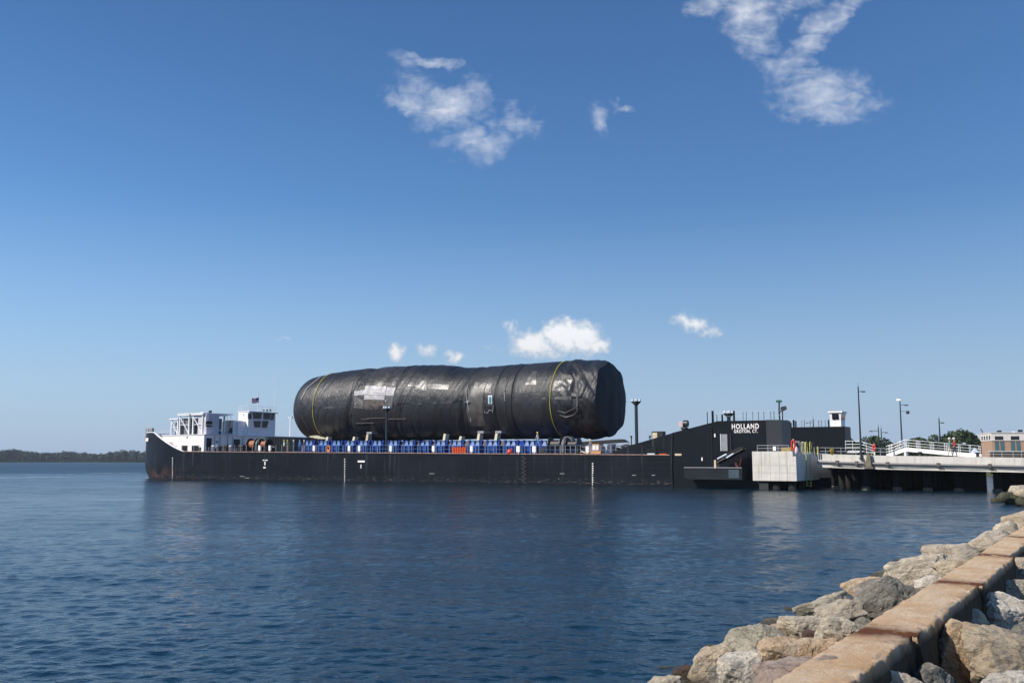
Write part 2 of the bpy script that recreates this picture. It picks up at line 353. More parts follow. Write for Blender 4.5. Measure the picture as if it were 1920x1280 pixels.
def m_rock(name, c1, c2, c3, band=3.0, rough=.9):
    m = bpy.data.materials.new(name); m.use_nodes = True; t = m.node_tree; b = NB(t); bs = t.nodes['Principled BSDF']
    o = b.n('ShaderNodeTexCoord').outputs['Object']; rnd = b.n('ShaderNodeObjectInfo').outputs['Random']
    off = b.n('ShaderNodeCombineXYZ', {0: b.math('MULTIPLY', rnd, 37.0), 1: b.math('MULTIPLY', rnd, 11.0), 2: 0.0}).outputs[0]
    p = b.n('ShaderNodeVectorMath', {0: o, 1: off}, operation='ADD').outputs[0]
    n = b.noise(p, 2.3, 9, .68, .5).outputs['Fac']; cc = b.mix(b.rng(n, .34, .66, smooth=True), c1, c2)
    q = b.n('ShaderNodeMapping', {'Vector': p, 'Rotation': (.5, .6, .2), 'Scale': (1, 1, band)}).outputs[0]
    n2 = b.noise(q, 3.0, 8, .7, .9).outputs['Fac']; cc = b.mix(b.math('MULTIPLY', b.rng(n2, .48, .66), .75), cc, c3)
    n3 = b.noise(p, 26, 8, .75).outputs['Fac']; cc = b.mix(b.math('MULTIPLY', b.rng(n3, .52, .64), .42), cc, (c1[0] * .30, c1[1] * .30, c1[2] * .30))
    vz = b.n('ShaderNodeTexVoronoi', {'Vector': b.n('ShaderNodeVectorMath', {0: q, 1: b.n('ShaderNodeVectorMath', {0: b.noise(p, 6, 4, .6).outputs['Color'], 'Scale': .35}, operation='SCALE').outputs[0]}, operation='ADD').outputs[0], 'Scale': 1.7}, feature='DISTANCE_TO_EDGE').outputs['Distance']
    cc = b.mix(b.math('MULTIPLY', b.rng(vz, .022, .0), .7), cc, (c1[0] * .22, c1[1] * .2, c1[2] * .18))
    n4 = b.noise(p, 9, 6, .7).outputs['Fac']; cc = b.mix(b.math('MULTIPLY', b.rng(n4, .6, .72), .55), cc, (.52, .50, .44))
    pz = b.n('ShaderNodeSeparateXYZ', {0: b.n('ShaderNodeNewGeometry').outputs['Position']}).outputs[2]
    wet = b.rng(b.math('ADD', pz, b.math('MULTIPLY', b.math('SUBTRACT', n4, .5), .22)), .20, .06)          # tide line: wet and weedy
    cc = b.mix(b.math('MULTIPLY', wet, .85), cc, (.045, .042, .024))
    t.links.new(cc, bs.inputs['Base Color']); t.links.new(b.rng(wet, 0, 1, rough, .35), bs.inputs['Roughness']); bs.inputs['Specular IOR Level'].default_value = .25
    h = b.math('ADD', b.math('MULTIPLY', b.noise(q, 5, 9, .72, .4).outputs['Fac'], 1.0), b.math('MULTIPLY', b.noise(p, 38, 5, .7).outputs['Fac'], .35))
    t.links.new(b.n('ShaderNodeBump', {'Height': h, 'Strength': 1.0, 'Distance': .085}).outputs[0], bs.inputs['Normal'])
    return m
RK = {
 'grey': m_rock('grey_gneiss', (.40, .335, .255), (.60, .53, .43), (.66, .55, .42)),
 'dgrey': m_rock('dark_grey_rock', (.16, .15, .125), (.30, .28, .23), (.44, .40, .33)),
 'green': m_rock('grey_green_rock', (.33, .30, .22), (.52, .47, .36), (.60, .51, .38)),
 'tan': m_rock('tan_rock', (.44, .34, .23), (.60, .50, .36), (.40, .33, .25)),
 'orange': m_rock('orange_tan_rock', (.52, .35, .21), (.64, .49, .33), (.60, .52, .40), 1.6),
 'cream': m_rock('cream_rock', (.60, .50, .36), (.74, .65, .50), (.44, .39, .31)),
 'white': m_rock('whitish_rock', (.62, .55, .45), (.76, .70, .59), (.48, .42, .33), 1.5),
 'brown': m_rock('wet_brown_rock', (.085, .048, .035), (.15, .09, .065), (.10, .07, .05), 2, .6),
 'maroon': m_rock('maroon_rock', (.33, .24, .18), (.46, .35, .28), (.48, .40, .33), 1.5, .8),
 'weed': m_rock('weedy_rock', (.035, .04, .022), (.085, .085, .045), (.20, .18, .12), 2, .7),
}
def m_wall():
    m = bpy.data.materials.new('lichened_concrete'); m.use_nodes = True; t = m.node_tree; b = NB(t); bs = t.nodes['Principled BSDF']
    o = b.n('ShaderNodeTexCoord').outputs['Object']; sp = b.n('ShaderNodeSeparateXYZ', {0: o}); x, y, z = sp.outputs   # x along the wall, segment from 0 to its length
    n = b.noise(o, 1.1, 7, .62, .4).outputs['Fac']; cc = b.mix(b.rng(n, .35, .65, smooth=True), (.58, .37, .20), (.68, .52, .35))
    s1 = b.noise(b.n('ShaderNodeMapping', {'Vector': o, 'Rotation': (0, 0, R(57)), 'Scale': (1.2, 8.0, 1)}).outputs[0], 1.6, 8, .7, .3).outputs['Fac']
    cc = b.mix(b.math('MULTIPLY', b.rng(s1, .45, .65), .6), cc, (.52, .32, .17))
    n5 = b.noise(o, 5, 6, .7).outputs['Fac']; cc = b.mix(b.math('MULTIPLY', b.rng(n5, .55, .7), .5), cc, (.56, .52, .46))
    n3 = b.noise(o, 40, 6, .8).outputs['Fac']; cc = b.mix(b.math('MULTIPLY', b.rng(n3, .5, .68), .5), cc, (.20, .13, .08))
    at = b.n('ShaderNodeAttribute', attribute_name='joint').outputs['Fac']
    jn = b.noise(o, 3.5, 7, .7).outputs['Fac']
    jm = b.rng(b.math('ADD', b.math('MULTIPLY', at, 1.15), b.math('MULTIPLY', b.math('SUBTRACT', jn, .5), 1.5)), .30, .95)
    cc = b.mix(jm, cc, (.12, .045, .02))
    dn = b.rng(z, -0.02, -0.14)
    cc = b.mix(b.math('MULTIPLY', dn, .92), cc, (.045, .034, .022))  # wall sides coloured near-black below the top, standing in for shade
    t.links.new(cc, bs.inputs['Base Color']); bs.inputs['Roughness'].default_value = .92; bs.inputs['Specular IOR Level'].default_value = .2
    h = b.math('ADD', b.noise(o, 9, 8, .72).outputs['Fac'], b.math('MULTIPLY', b.noise(o, 60, 4, .7).outputs['Fac'], .4))
    t.links.new(b.n('ShaderNodeBump', {'Height': h, 'Strength': .9, 'Distance': .035}).outputs[0], bs.inputs['Normal'])
    return m
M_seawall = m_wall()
def m_water():
    m = bpy.data.materials.new('sea_water'); m.use_nodes = True; t = m.node_tree; b = NB(t); bs = t.nodes['Principled BSDF']
    o = b.n('ShaderNodeTexCoord').outputs['Object']
    big = b.noise(b.n('ShaderNodeMapping', {'Vector': o, 'Scale': (.5, 1.4, 1), 'Rotation': (0, 0, .15)}).outputs[0], .02, 4, .6).outputs['Fac']
    bs.inputs['Base Color'].default_value = (.002, .019, .034, 1)
    bs.inputs['IOR'].default_value = 1.33; bs.inputs['Specular IOR Level'].default_value = .5
    yy = b.n('ShaderNodeSeparateXYZ', {0: o}).outputs[1]
    openw = b.rng(yy, 55, 300)                                   # open bay beyond the barge: wind-roughened
    t.links.new(b.math('ADD', b.rng(big, .35, .65, .06, .13), b.math('MULTIPLY', openw, .26)), bs.inputs['Roughness'])
    st = b.n('ShaderNodeMapping', {'Vector': o, 'Scale': (1.0, 1.15, 1), 'Rotation': (0, 0, .12)}).outputs[0]
    a = b.noise(st, 3.0, 4, .6, .3).outputs['Fac']; c_ = b.noise(st, 8.0, 4, .6, .2).outputs['Fac']; d = b.noise(st, .6, 3, .5, .3).outputs['Fac']
    h = b.math('ADD', b.math('ADD', b.math('MULTIPLY', a, .16), b.math('MULTIPLY', c_, .05)), b.math('ADD', b.math('MULTIPLY', d, b.rng(yy, 30, 100, .12, .42)), b.math('MULTIPLY', b.noise(st, .11, 4, .6, .3).outputs['Fac'], b.math('MULTIPLY', openw, 3.2))))
    stg = b.rng(big, .38, .62, .38, 1.0)
    t.links.new(b.n('ShaderNodeBump', {'Height': h, 'Strength': stg, 'Distance': .55}).outputs[0], bs.inputs['Normal'])
    return m
M_water = m_water()
# ================================================================== SETTING
# ---- water: one sheet, finely meshed and rippled where the camera stands, out to the horizon
def water():
    rs = [2.0]
    while rs[-1] < 9: rs.append(rs[-1] * 1.03)
    while rs[-1] < 75: rs.append(rs[-1] * 1.0034)
    while rs[-1] < 200: rs.append(rs[-1] * 1.0050)
    while rs[-1] < 320: rs.append(rs[-1] * 1.02)
    while rs[-1] < 12000: rs.append(rs[-1] * 1.12)
    rs = np.array(rs)
    an = np.concatenate([np.linspace(-40, 40, 560), np.linspace(44, 316, 69)]); an = np.radians(an)
    RR, AA = np.meshgrid(rs, an, indexing='ij'); Xw = RR * np.sin(AA); Yw = RR * np.cos(AA); Zw = np.zeros_like(Xw)
    cell = RR * np.where(RR < 75, .0038, np.where(RR < 200, .0054, .02)); rg = np.random.RandomState(3)
    for k in range(126):
        lam = 0.18 * (0.95 / 0.18) ** (rg.rand() ** 1.3) if k < 96 else 1.3 * (6.5 / 1.3) ** rg.rand()
        th = R(-90 + rg.normal(0, 48)); kk = 2 * math.pi / lam
        a = 0.0155 * lam / (2 * math.pi) * rg.uniform(.5, 1.4) * (1.0 if lam < .9 else .42)
        ph = rg.rand() * 6.28; fade = np.clip((lam / cell - 2.2) / 2.5, 0, 1)
        Zw += a * fade * np.sin(kk * (Xw * math.cos(th) + Yw * math.sin(th)) + ph + 0.6 * np.sin(kk * .23 * (Xw * math.sin(th) - Yw * math.cos(th)) + ph * 2))
    Zw[:, 560:] = 0; Zw[:, 0] = 0; Zw[:, 559] = 0
    me = grid_mesh('water', np.stack([Xw, Yw, Zw], -1), M_water, True, wrap=True)
    objm('water', me, kind='structure')
water()
# ---- seabed / rubble bank under the rocks, and the land beyond the pier
def m_ground():
    return mat('rubble_earth', (.055, .048, .038), .95, var=.5, vscale=3, bump=.8, bscale=8)
u_w = np.array([.5375, .8433, 0.]); p_w = np.array([.8433, -.5375, 0.])           # along / across the sea wall
WL0 = np.array([2.762, 9.052, 0.])
def wallp(a, c_): return WL0 + u_w * a + p_w * c_
def bank():
    al = np.linspace(-14, 44, 90); cr = np.linspace(-5.5, 16, 60)
    P = np.zeros((len(al), len(cr), 3))
    for i, a in enumerate(al):
        for j, c_ in enumerate(cr):
            q = wallp(a, c_)
            z = np.interp(c_, [-5.5, -3.0, -.1, .7, 3, 16], [-1.0, -.30, .25, .25, .55, 1.3])
            P[i, j] = (q[0], q[1], z)
    P[..., 2] += .12 * fbm(P * 1.4, 3, 5)
    objm('ground', grid_mesh('ground', P, m_ground()), kind='structure')
bank()
M_grass = mat('shore_grass', (.07, .07, .035), .95, var=.3, vscale=.15, bump=.3, spec=.1)
def land():
    # far bank behind the pier: rises from the water's edge
    mb = MB(); near = [(1500, 210), (1700, 200), (1840, 192), (1900, 188), (2200, 170), (2700, 150)]
    prev = None; pts = []
    for px, d in near: p = ond(px, 863, d); pts.append((p[0], p[1]))
    rows = []
    for k, (off, z) in enumerate([(0, -.6), (3, .9), (8, 1.7), (60, 2.0), (700, 3.0)]):
        rows.append([(x + off * .3, y + off, z) for x, y in pts])
    n = len(pts)
    mb.add([q for r in rows for q in r], [(i * n + j, i * n + j + 1, (i + 1) * n + j + 1, (i + 1) * n + j) for i in range(4) for j in range(n - 1)], 0, True)
    mb.to('shore', M_grass, kind='structure')
land()
# ---- leafy things
def m_leaf(name, a, b_):
    m = bpy.data.materials.new(name); m.use_nodes = True; t = m.node_tree; b = NB(t); bs = t.nodes['Principled BSDF']
    o = b.n('ShaderNodeTexCoord').outputs['Object']
    n = b.noise(o, .35, 5, .7).outputs['Fac']; t.links.new(b.mix(b.rng(n, .3, .7), a, b_), bs.inputs['Base Color'])
    bs.inputs['Roughness'].default_value = .7; bs.inputs['Specular IOR Level'].default_value = .2; return m
M_leaf = m_leaf('broadleaf_foliage', (.022, .040, .017), (.058, .085, .034))
M_leaf2 = m_leaf('island_foliage', (.010, .020, .018), (.024, .040, .028))
M_bark = mat('bark', (.10, .075, .055), .9, var=.3)
def crown_mesh(name, rx, ry, rz, n, leaf, seed, m, lobes=9):
    rg = np.random.RandomState(seed); L = []
    for k in range(lobes):
        d = rg.normal(size=3); d /= np.linalg.norm(d); L.append((d * np.array([rx, ry, rz]) * rg.uniform(.25, .62), rg.uniform(.36, .58)))
    V_ = []; Fs = []
    for i in range(n):
        c_, q = L[rg.randint(lobes)]; d = rg.normal(size=3); d /= np.linalg.norm(d)
        p = c_ + d * np.array([rx, ry, rz]) * q * rg.uniform(.72, 1.05)
        nrm = d + rg.normal(size=3) * .5; nrm /= np.linalg.norm(nrm); a = np.cross(nrm, rg.normal(size=3)); a /= np.linalg.norm(a); b_ = np.cross(nrm, a)
        s1 = leaf * rg.uniform(.6, 1.3); s2 = leaf * rg.uniform(.4, .9); b0 = len(V_)
        V_ += [p - a * s1, p - b_ * s2, p + a * s1, p + b_ * s2 + nrm * leaf * .3]; Fs.append((b0, b0 + 1, b0 + 2, b0 + 3))
    V_ = np.array(V_); lo = np.percentile(V_, 1, axis=0); hi = np.percentile(V_, 99, axis=0); V_ = (V_ - (lo + hi) / 2) / ((hi - lo) / 2) * np.array([rx, ry, rz])
    return raw_mesh(name, V_, Fs, m, False)
def tree(px, topy, wpx, d, label, seed, base=2.0):
    t_ = ond(px, topy, d); h = t_[2] - base; rx = wpx / F * d / 2
    o = thing('tree', label, 'tree', (t_[0], t_[1], base), 0, 'trees on the shore beyond the pier')
    rz = h * .5
    tb = MB(); tb.tube([(0, 0, -.5), (.1, 0, h * .3), (.0, .1, h * .7)], .35, 7, r2=.12)
    for k in range(4): a = k * 1.6 + seed; tb.tube([(0, 0, h * .3), (math.cos(a) * rx * .5, math.sin(a) * rx * .5, h * .62)], .14, 5, r2=.05)
    tb.to('trunk', M_bark, o)
    cm = objm('crown', crown_mesh('crown', rx, rx * .9, rz * 1.05, 2600, .30 + rx * .02, seed, M_leaf), o); cm.location = (0, 0, h - rz * 1.03)
for a in [(1596, 822, 40, 300, 'dark tree at the right end of the far black wing wall'), (1630, 821, 42, 300, 'round dark tree just left of the twin far lamp posts'), (1651, 821, 38, 310, 'dark tree behind the twin far lamp posts'),
          (1682, 832, 50, 330, 'low tree behind the rising end of the white gangway'), (1722, 823, 58, 280, 'light green tree behind the crest of the white gangway'), (1757, 819, 50, 270, 'green tree at the foot of the rightmost lamp post'),
          (1786, 814, 52, 260, 'dense dark tree directly behind the two walkers on the pier'), (1806, 810, 54, 255, 'tallest dark tree left of the teal glass building'), (1828, 824, 36, 262, 'shaded tree touching the teal glass building')]:
    tree(*a, seed=int(a[0]) % 97)
# ---- wooded island on the left horizon
def island():
    d0 = 1500; pts = []
    for px in range(-420, 420, 20): p = ond(px, 863, d0 + 60 * math.sin(px * .013)); pts.append(p)
    n = len(pts); rows = []
    for off, z in [(0, -.5), (8, .6), (30, 2.0), (400, 4.0)]: rows.append([(p[0] * (1 + off / d0), p[1] + off, z) for p in pts])
    mb = MB(); mb.add([q for r in rows for q in r], [(i * n + j, i * n + j + 1, (i + 1) * n + j + 1, (i + 1) * n + j) for i in range(3) for j in range(n - 1)], 0, True)
    mb.to('island', mat('sandy_shore', (.02, .03, .022), 1.0, var=.2, spec=0), kind='structure')
    rg = np.random.RandomState(9); V_ = []; Fs = []
    for i in range(560):
        px = rg.uniform(-420, 400); dep = rg.uniform(3, 150); p = ond(px, 863, d0 + 60 * math.sin(px * .013) + dep)
        hh = 15.6 + 1.4 * math.sin(px * .021 + 1) + 2.0 * math.sin(px * .06) + rg.uniform(-1.8, 2.2); rr = rg.uniform(4, 7.5)
        for k in range(95):
            d = rg.normal(size=3); d /= np.linalg.norm(d)
            if d[2] < -.6: d[2] *= -.5
            c_ = np.array([p[0], p[1], hh * .5]) + d * np.array([rr, rr, hh * .58]) * rg.uniform(.8, 1.05)
            a = np.cross(d, rg.normal(size=3)); a /= np.linalg.norm(a); b_ = np.cross(d, a); s_ = rg.uniform(.8, 1.8); b0 = len(V_)
            V_ += [c_ - a * s_, c_ - b_ * s_, c_ + a * s_, c_ + b_ * s_]; Fs.append((b0, b0 + 1, b0 + 2, b0 + 3))
    objm('woodland', raw_mesh('woodland', V_, Fs, M_leaf2, False), kind='stuff', label='wooded shoreline on the left horizon, reading as one dark band', category='woodland')
    # paler ridge farther off
    mb = MB(); pr = []
    for px in range(-500, 260, 12): p = ond(px, 863, 4200); pr.append((p[0], p[1], 34 + 7 * math.sin(px * .011 + 2) + 2 * math.sin(px * .05)))
    m_ = len(pr); mb.add([(x, y, -1) for x, y, z in pr] + pr + [(x * 1.1, y * 1.1, z * .8) for x, y, z in pr], [(j, j + 1, m_ + j + 1, m_ + j) for j in range(m_ - 1)] + [(m_ + j, m_ + j + 1, 2 * m_ + j + 1, 2 * m_ + j) for j in range(m_ - 1)], 0, True)
    mb.to('hills', M_leaf2, kind='structure')
island()
# ================================================================== THE BARGE
barge = thing('transport_barge', 'long black deck barge with white deckhouse and raised black stern walls, moored at the pier', 'barge', wpt(0, 0, 0), BROT)
BEAM = 30.5; HB = BEAM / 2
def hull():
    # plan outline of near side + bow ellipse; top height rises at the bow
    s0, a_ = 10.0, 22.0; pts = []
    sig = [(s, 0.0) for s in np.linspace(90.9, s0, 60)]
    ang = np.linspace(0, math.pi, 61)[1:]
    sig += [(s0 - a_ * math.sin(t), HB - HB * math.cos(t)) for t in ang]
    sig += [(s, BEAM) for s in np.linspace(s0, 90.9, 40)[1:]]
    def topz(s, w_):
        if s >= 9.0: return deckz(s)
        return deckz(s) + 3.1 * min(1, ((9.0 - s) / 9.5)) ** 1.15
    zs = [-1.5, -.2, .15, .6, 1.2, 1.8, 2.4, 3.0, 3.6, 1.0]
    P = np.zeros((len(sig), 11, 3))
    for i, (s, w_) in enumerate(sig):
        tz = topz(s, w_)
        for j in range(11):
            f = j / 10; z = -1.5 + (tz + 1.5) * f
            # flare: the lower bow is set back
            k = max(0, min(1, (s0 - s) / a_)); ins = 2.2 * k * max(0, (1 - (z + 1) / 3.0)) ** 1.3
            P[i, j] = (s + ins, w_ + (HB - w_) * ins * .02, z)
    hl = objm('hull', grid_mesh('hull', P, M_hull), barge)
    # inside face of the bow bulwark and its pale rail cap
    top = P[:, -1].copy(); fore = [k for k in range(len(sig)) if sig[k][0] < 9.0]
    ins = top.copy(); ins[:, 0] += .0; ins[:, 1] += (HB - ins[:, 1]) * .02; ins[:, 0] += .25
    low = ins.copy(); low[:, 2] = [deckz(max(s, 9)) + .02 for s in ins[:, 0]]
    objm('bulwark', grid_mesh('bulwark', np.stack([ins[fore], low[fore]], 1), M_white), barge)
    cap = MB(); cap.tube([tuple(top[k] + np.array([.1, 0, .02])) for k in fore], .09, 6); cap.to('bulwark_rail', M_whitem, barge)
    # deck
    dk = MB(); ol = [(float(P[k, -1, 0]), float(P[k, -1, 1])) for k in range(len(sig))]
    dk.add([(s, w_, deckz(s) - .01) for s, w_ in ol], [tuple(range(len(ol)))])
    dk.to('deck', mat('rusty_deck_plate', (.13, .075, .06), .8, var=.4, vscale=.6), barge)
    # rubbing bar and scupper edge along the deck line
    e = MB(); e.tube([(90.6, -.03, deckz(90.6) - .02), (50, -.03, deckz(50) - .02), (9, -.03, deckz(9) - .02)], .07, 6); e.to('deck_edge', mat('rusty_edge', (.26, .16, .13), .7, var=.4, vscale=2), barge)
    # aft body: wing walls joined by the low stern, side set slightly inboard
    z1, z2 = S(1180, 835)[1], S(1345, 789)[1]; sA, sB, sC = S(1180, 835)[0], S(1345, 789)[0], S(1465, 788)[0]
    near = MB(); near.prism([(82.5, deckz(82) - .05), (sA, z1), (S(1262, 811)[0], S(1262, 811)[1]), (90.9, deckz(90.9) - .05)], .06, 3.4)
    near.to('wing_wall', M_hull, barge)
    q = MB(); za = S(1262, 811)[1]
    q.prism([(90.9, -1.5), (90.9, za), (sB, z2), (sC - 1.7, z2 - .02), (sC - 1.7, -1.5)], .14, 3.4)
    q.to('wing_wall', M_black, barge)
    st_ = MB(); st_.prism([(sC - 1.7, 3.4), (sC - 1.7, z2 + .02), (sC, z2 - .02), (sC, 3.4)], .06, 3.55); st_.to('wing_end', mat('wing_end_paint', (.012, .016, .022), .5, var=.15), barge)
    fz0, fz1 = S(1470, 801, 27)[1], S(1584, 799, 27)[1]; fs = S(1584, 799, 27)[0]
    fr = MB(); fr.prism([(84, deckz(84)), (95, fz0), (fs, fz1), (fs, -1.5), (84, -1.5)], 27, BEAM - .05); fr.to('wing_wall', M_black, barge)
    aft = MB(); aft.box(90.9, sC - .5, .6, BEAM - .1, -1.5, 3.5); aft.to('stern_body', M_black, barge)
    return sA, sB, sC, z2, fs, fz1
sA, sB, sC, ZW, FS, FZ = hull()
# --- lettering on the near wing
def text_obj(txt, s, z, size, w_, parent, name='lettering', sx_=1.0, m=None, off=.012, spc=1.0):
    cu = bpy.data.curves.new(name, 'FONT'); cu.body = txt; cu.size = size; cu.extrude = .01; cu.offset = off; cu.resolution_u = 3; cu.space_character = spc
    tmp = bpy.data.objects.new('tmp', cu); COL.objects.link(tmp)
    dg = bpy.context.evaluated_depsgraph_get(); me = bpy.data.meshes.new_from_object(tmp.evaluated_get(dg)); me.name = name
    bpy.data.objects.remove(tmp)
    co = np.zeros(len(me.vertices) * 3); me.vertices.foreach_get('co', co); co = co.reshape(-1, 3)
    wd = co[:, 0].max() - co[:, 0].min(); out = np.stack([(co[:, 0] - co[:, 0].min()) * sx_ + s, np.full(len(co), w_) - co[:, 2], co[:, 1] + z], 1)
    me.vertices.foreach_set('co', out.ravel()); me.materials.clear(); me.materials.append(m or M_white); me.update()
    return objm(name, me, parent)
def fit_text(txt, x0, x1, ytop, ybot, w_, parent, m=None):
    s0, z1 = S(x0, ytop, w_); s1, z0 = S(x1, ybot, w_)
    o = text_obj(txt, 0, 0, 1.0, w_, parent, m=m, off=.02, spc=1.18); me = o.data
    co = np.zeros(len(me.vertices) * 3); me.vertices.foreach_get('co', co); co = co.reshape(-1, 3)
    hx = co[:, 0].max() - co[:, 0].min(); kz = (z1 - z0) / co[:, 2].max()
    co[:, 0] = s0 + (co[:, 0] - co[:, 0].min()) * (s1 - s0) / hx; co[:, 2] = z0 + co[:, 2] * kz; me.vertices.foreach_set('co', co.ravel()); me.update(); return o
fit_text('HOLLAND', 1372, 1423, 794.3, 803.0, .12, barge)
fit_text('GROTON, CT.', 1376, 1421, 805.4, 810.6, .12, barge)
# --- draught marks and tug marks on the side
for px, yt, n_, num in ((324, 857, 9, 24), (647, 859, 10, 26), (1112, 867, 11, 26)):
    for k in range(n_):
        s, z = S(px, yt + k * (4.55 if px < 1000 else 4.3))
        if z < .25: break
        t_ = text_obj(str(num - 2 * k), s - .14, z - .17, .16, -.02, barge, 'draught_mark', off=.025)
tm = MB(); s, z = S(671, 866); s2 = S(684, 866)[0]; tm.box(s, s2, -.03, 0, z - .02, z + .22); s, z = S(677, 869); tm.box(s - .07, s + .07, -.03, 0, z - .62, z - .1); tm.to('tug_mark', M_white, barge)
tm = MB(); s, z = S(497, 862); tm.box(s - .45, s - .1, -.03, 0, z - .1, z + .06); tm.box(s + .1, s + .5, -.03, 0, z - .1, z + .06); tm.box(s - .1, s + .12, -.03, 0, z - .75, z - .2); tm.box(s - .3, s + .2, -.03, 0, z - 1.2, z - 1.0); tm.to('tug_mark', M_white, barge)
dk_ = MB(); s, z = S(982, 856); s0_ = S(982, 911)[1]
for k in range(14):
    zz = z - k * (z - .3) / 13; dk_.box(s - .32 + .3 * (k % 2), s + .05 + .3 * (k % 2), -.05, -.002, zz - .12, zz + .12)
dk_.to('tyre_chain', M_dark, barge)
# small white rubbings
for px, py, wd in ((1050, 888, .6), (1185, 891, .5), (1222, 891, .4), (805, 888, .8), (1047, 898, .1), (450, 893, .9), (460, 896, .8)):
    s, z = S(px, py); sc_ = MB(); sc_.box(s, s + wd, -.012, -.002, z, z + .07); sc_.to('scrape', mat('pale_scrape', (.34, .34, .34), .8), barge)
# mooring chocks near the aft deck line
for px, a, m in ((1196, .9, M_dark), (1243, .9, M_rubber), (1271, .8, M_timber)):
    s, z = S(px, 852); c_ = MB(); wo_ = 0 if px < 1262 else .14; c_.box(s - a / 2, s + a / 2, wo_ - .06, wo_, z - .10, z + .12); c_.to('chock', m, barge)
s, z = S(1221, 845); c_ = MB(); c_.box(s - .62, s + .62, -.03, .05, z - .42, z + .3); cf = c_.to('fairlead_recess', mat('recess_black', (.004, .004, .005), .9), barge)
s, z = S(1221, 851); c_ = MB(); c_.box(s - .45, s + .45, -.08, -.035, z - .08, z + .1); c_.to('fairlead_roller', M_pale, barge)
# --- sponson platform, door, ladder on near wing
s0, z0 = S(1283, 898, -1.9); s1, z1 = S(1391, 877, -1.9)
sp = MB(); sp.prism([(s0, z1), (s1, z1), (s1, z0), (s0 + .6, z0), (s0, z0 + .25)], -1.9, .6); sp.to('sponson', mat('sponson_paint', (.012, .016, .021), .5, var=.35, vscale=.5, spec=.2), barge)
rb = MB(); rb.tube([(s0, -1.92, z1 + .02), (s1, -1.92, z1 + .02)], .05, 6); rb.to('sponson_edge', M_grey, barge)
pan = MB(); a0, b0 = S(1366, 880, -1.93); a1, b1 = S(1386, 896, -1.93); pan.box(a0, a1, -1.96, -1.905, b0, b1); pan.to('access_panel', mat('blue_grey_panel', (.045, .07, .09), .4), barge)
d0, e0 = S(1353, 814, .5); d1, e1 = S(1374, 845, .5)
db = MB(); db.box(d0 + .12, d1 - .45, .06, .15, e1, e0); db.to('door', M_grey, barge)
for a, b_ in ((d0, d0 + .10), (d1 - .12, d1)): fb = MB(); fb.box(a, b_, .0, .15, e1, e0 + .03); fb.to('door_post', M_pale if a == d0 else M_dark, barge)
ld = MB(); la, lz1 = S(1330, 800, .5); lb, lz0 = S(1336, 874, .5)
for q in (la, la + .42): ld.tube([(q, .02, lz0), (q, .02, lz1)], .025, 5)
k = lz0 + .15
while k < lz1: ld.tube([(la, .02, k), (la + .42, .02, k)], .018, 4); k += .3
ld.to('ladder', M_dark, barge)
for px, py in ((1343, 816), (1319, 860)): s, z = S(px, py, .5); lb_ = MB(); lb_.box(s - .07, s + .07, .0, .15, z - .2, z + .18); lb_.to('wall_lamp', M_white, barge)
# --- boarding ramp propped from the sponson
rp = thing('boarding_ramp', 'dark hinged steel ramp raised on pale struts beside the barge stern', 'ramp', wpt(*[S(1344, 876, -1.4)[0], -1.4, S(1344, 876, -1.4)[1]]), BROT)
ro = S(1344, 876, -1.4)
def rl(px, py, wv_=-1.4): s, z = S(px, py, wv_); return (s - ro[0], 0, z - ro[1])
fr = MB()
for y_ in (-.5, .6):
    A_ = rl(1344, 869); B_ = rl(1396, 842); fr.tube([(A_[0], y_, A_[2]), (B_[0], y_, B_[2])], .12, 4)
    A2 = rl(1347, 861); B2 = rl(1390, 838); fr.tube([(A2[0], y_, A2[2]), (B2[0], y_, B2[2])], .05, 4)
    for t_ in np.linspace(0, 1, 7): fr.tube([(A_[0] + (B_[0] - A_[0]) * t_, y_, A_[2] + (B_[2] - A_[2]) * t_), (A2[0] + (B2[0] - A2[0]) * t_, y_, A2[2] + (B2[2] - A2[2]) * t_)], .035, 4)
fr.add([(rl(1344, 869)[0], -.5, rl(1344, 869)[2]), (rl(1344, 869)[0], .6, rl(1344, 869)[2]), (rl(1396, 842)[0], .6, rl(1396, 842)[2]), (rl(1396, 842)[0], -.5, rl(1396, 842)[2])], [(0, 1, 2, 3)])
fr.to('frame', M_dark, rp)
for a, b_ in (((1349, 860), (1366, 851)), ((1366, 858), (1379, 850))): sb = MB(); A_ = rl(*a); B_ = rl(*b_); sb.tube([(A_[0], -.62, A_[2]), (B_[0], -.62, B_[2])], .10, 6); sb.to('strut', M_pale, rp)
sb = MB(); A_ = rl(1342, 862); B_ = rl(1346, 877); sb.box(A_[0], B_[0], -.6, .6, A_[2], B_[2] - .02); sb.to('hinge_block', M_timber, rp)
sb = MB(); A_ = rl(1381, 868); B_ = rl(1386, 878); sb.tube([(A_[0], -.3, A_[2]), (B_[0], -.3, B_[2])], .16, 6); sb.tube([rl(1392, 848), rl(1386, 878)], .07, 5); sb.tube([rl(1372, 858), rl(1383, 872)], .06, 5); sb.to('prop', mat('dull_red_oxide', (.10, .018, .015), .6), rp)
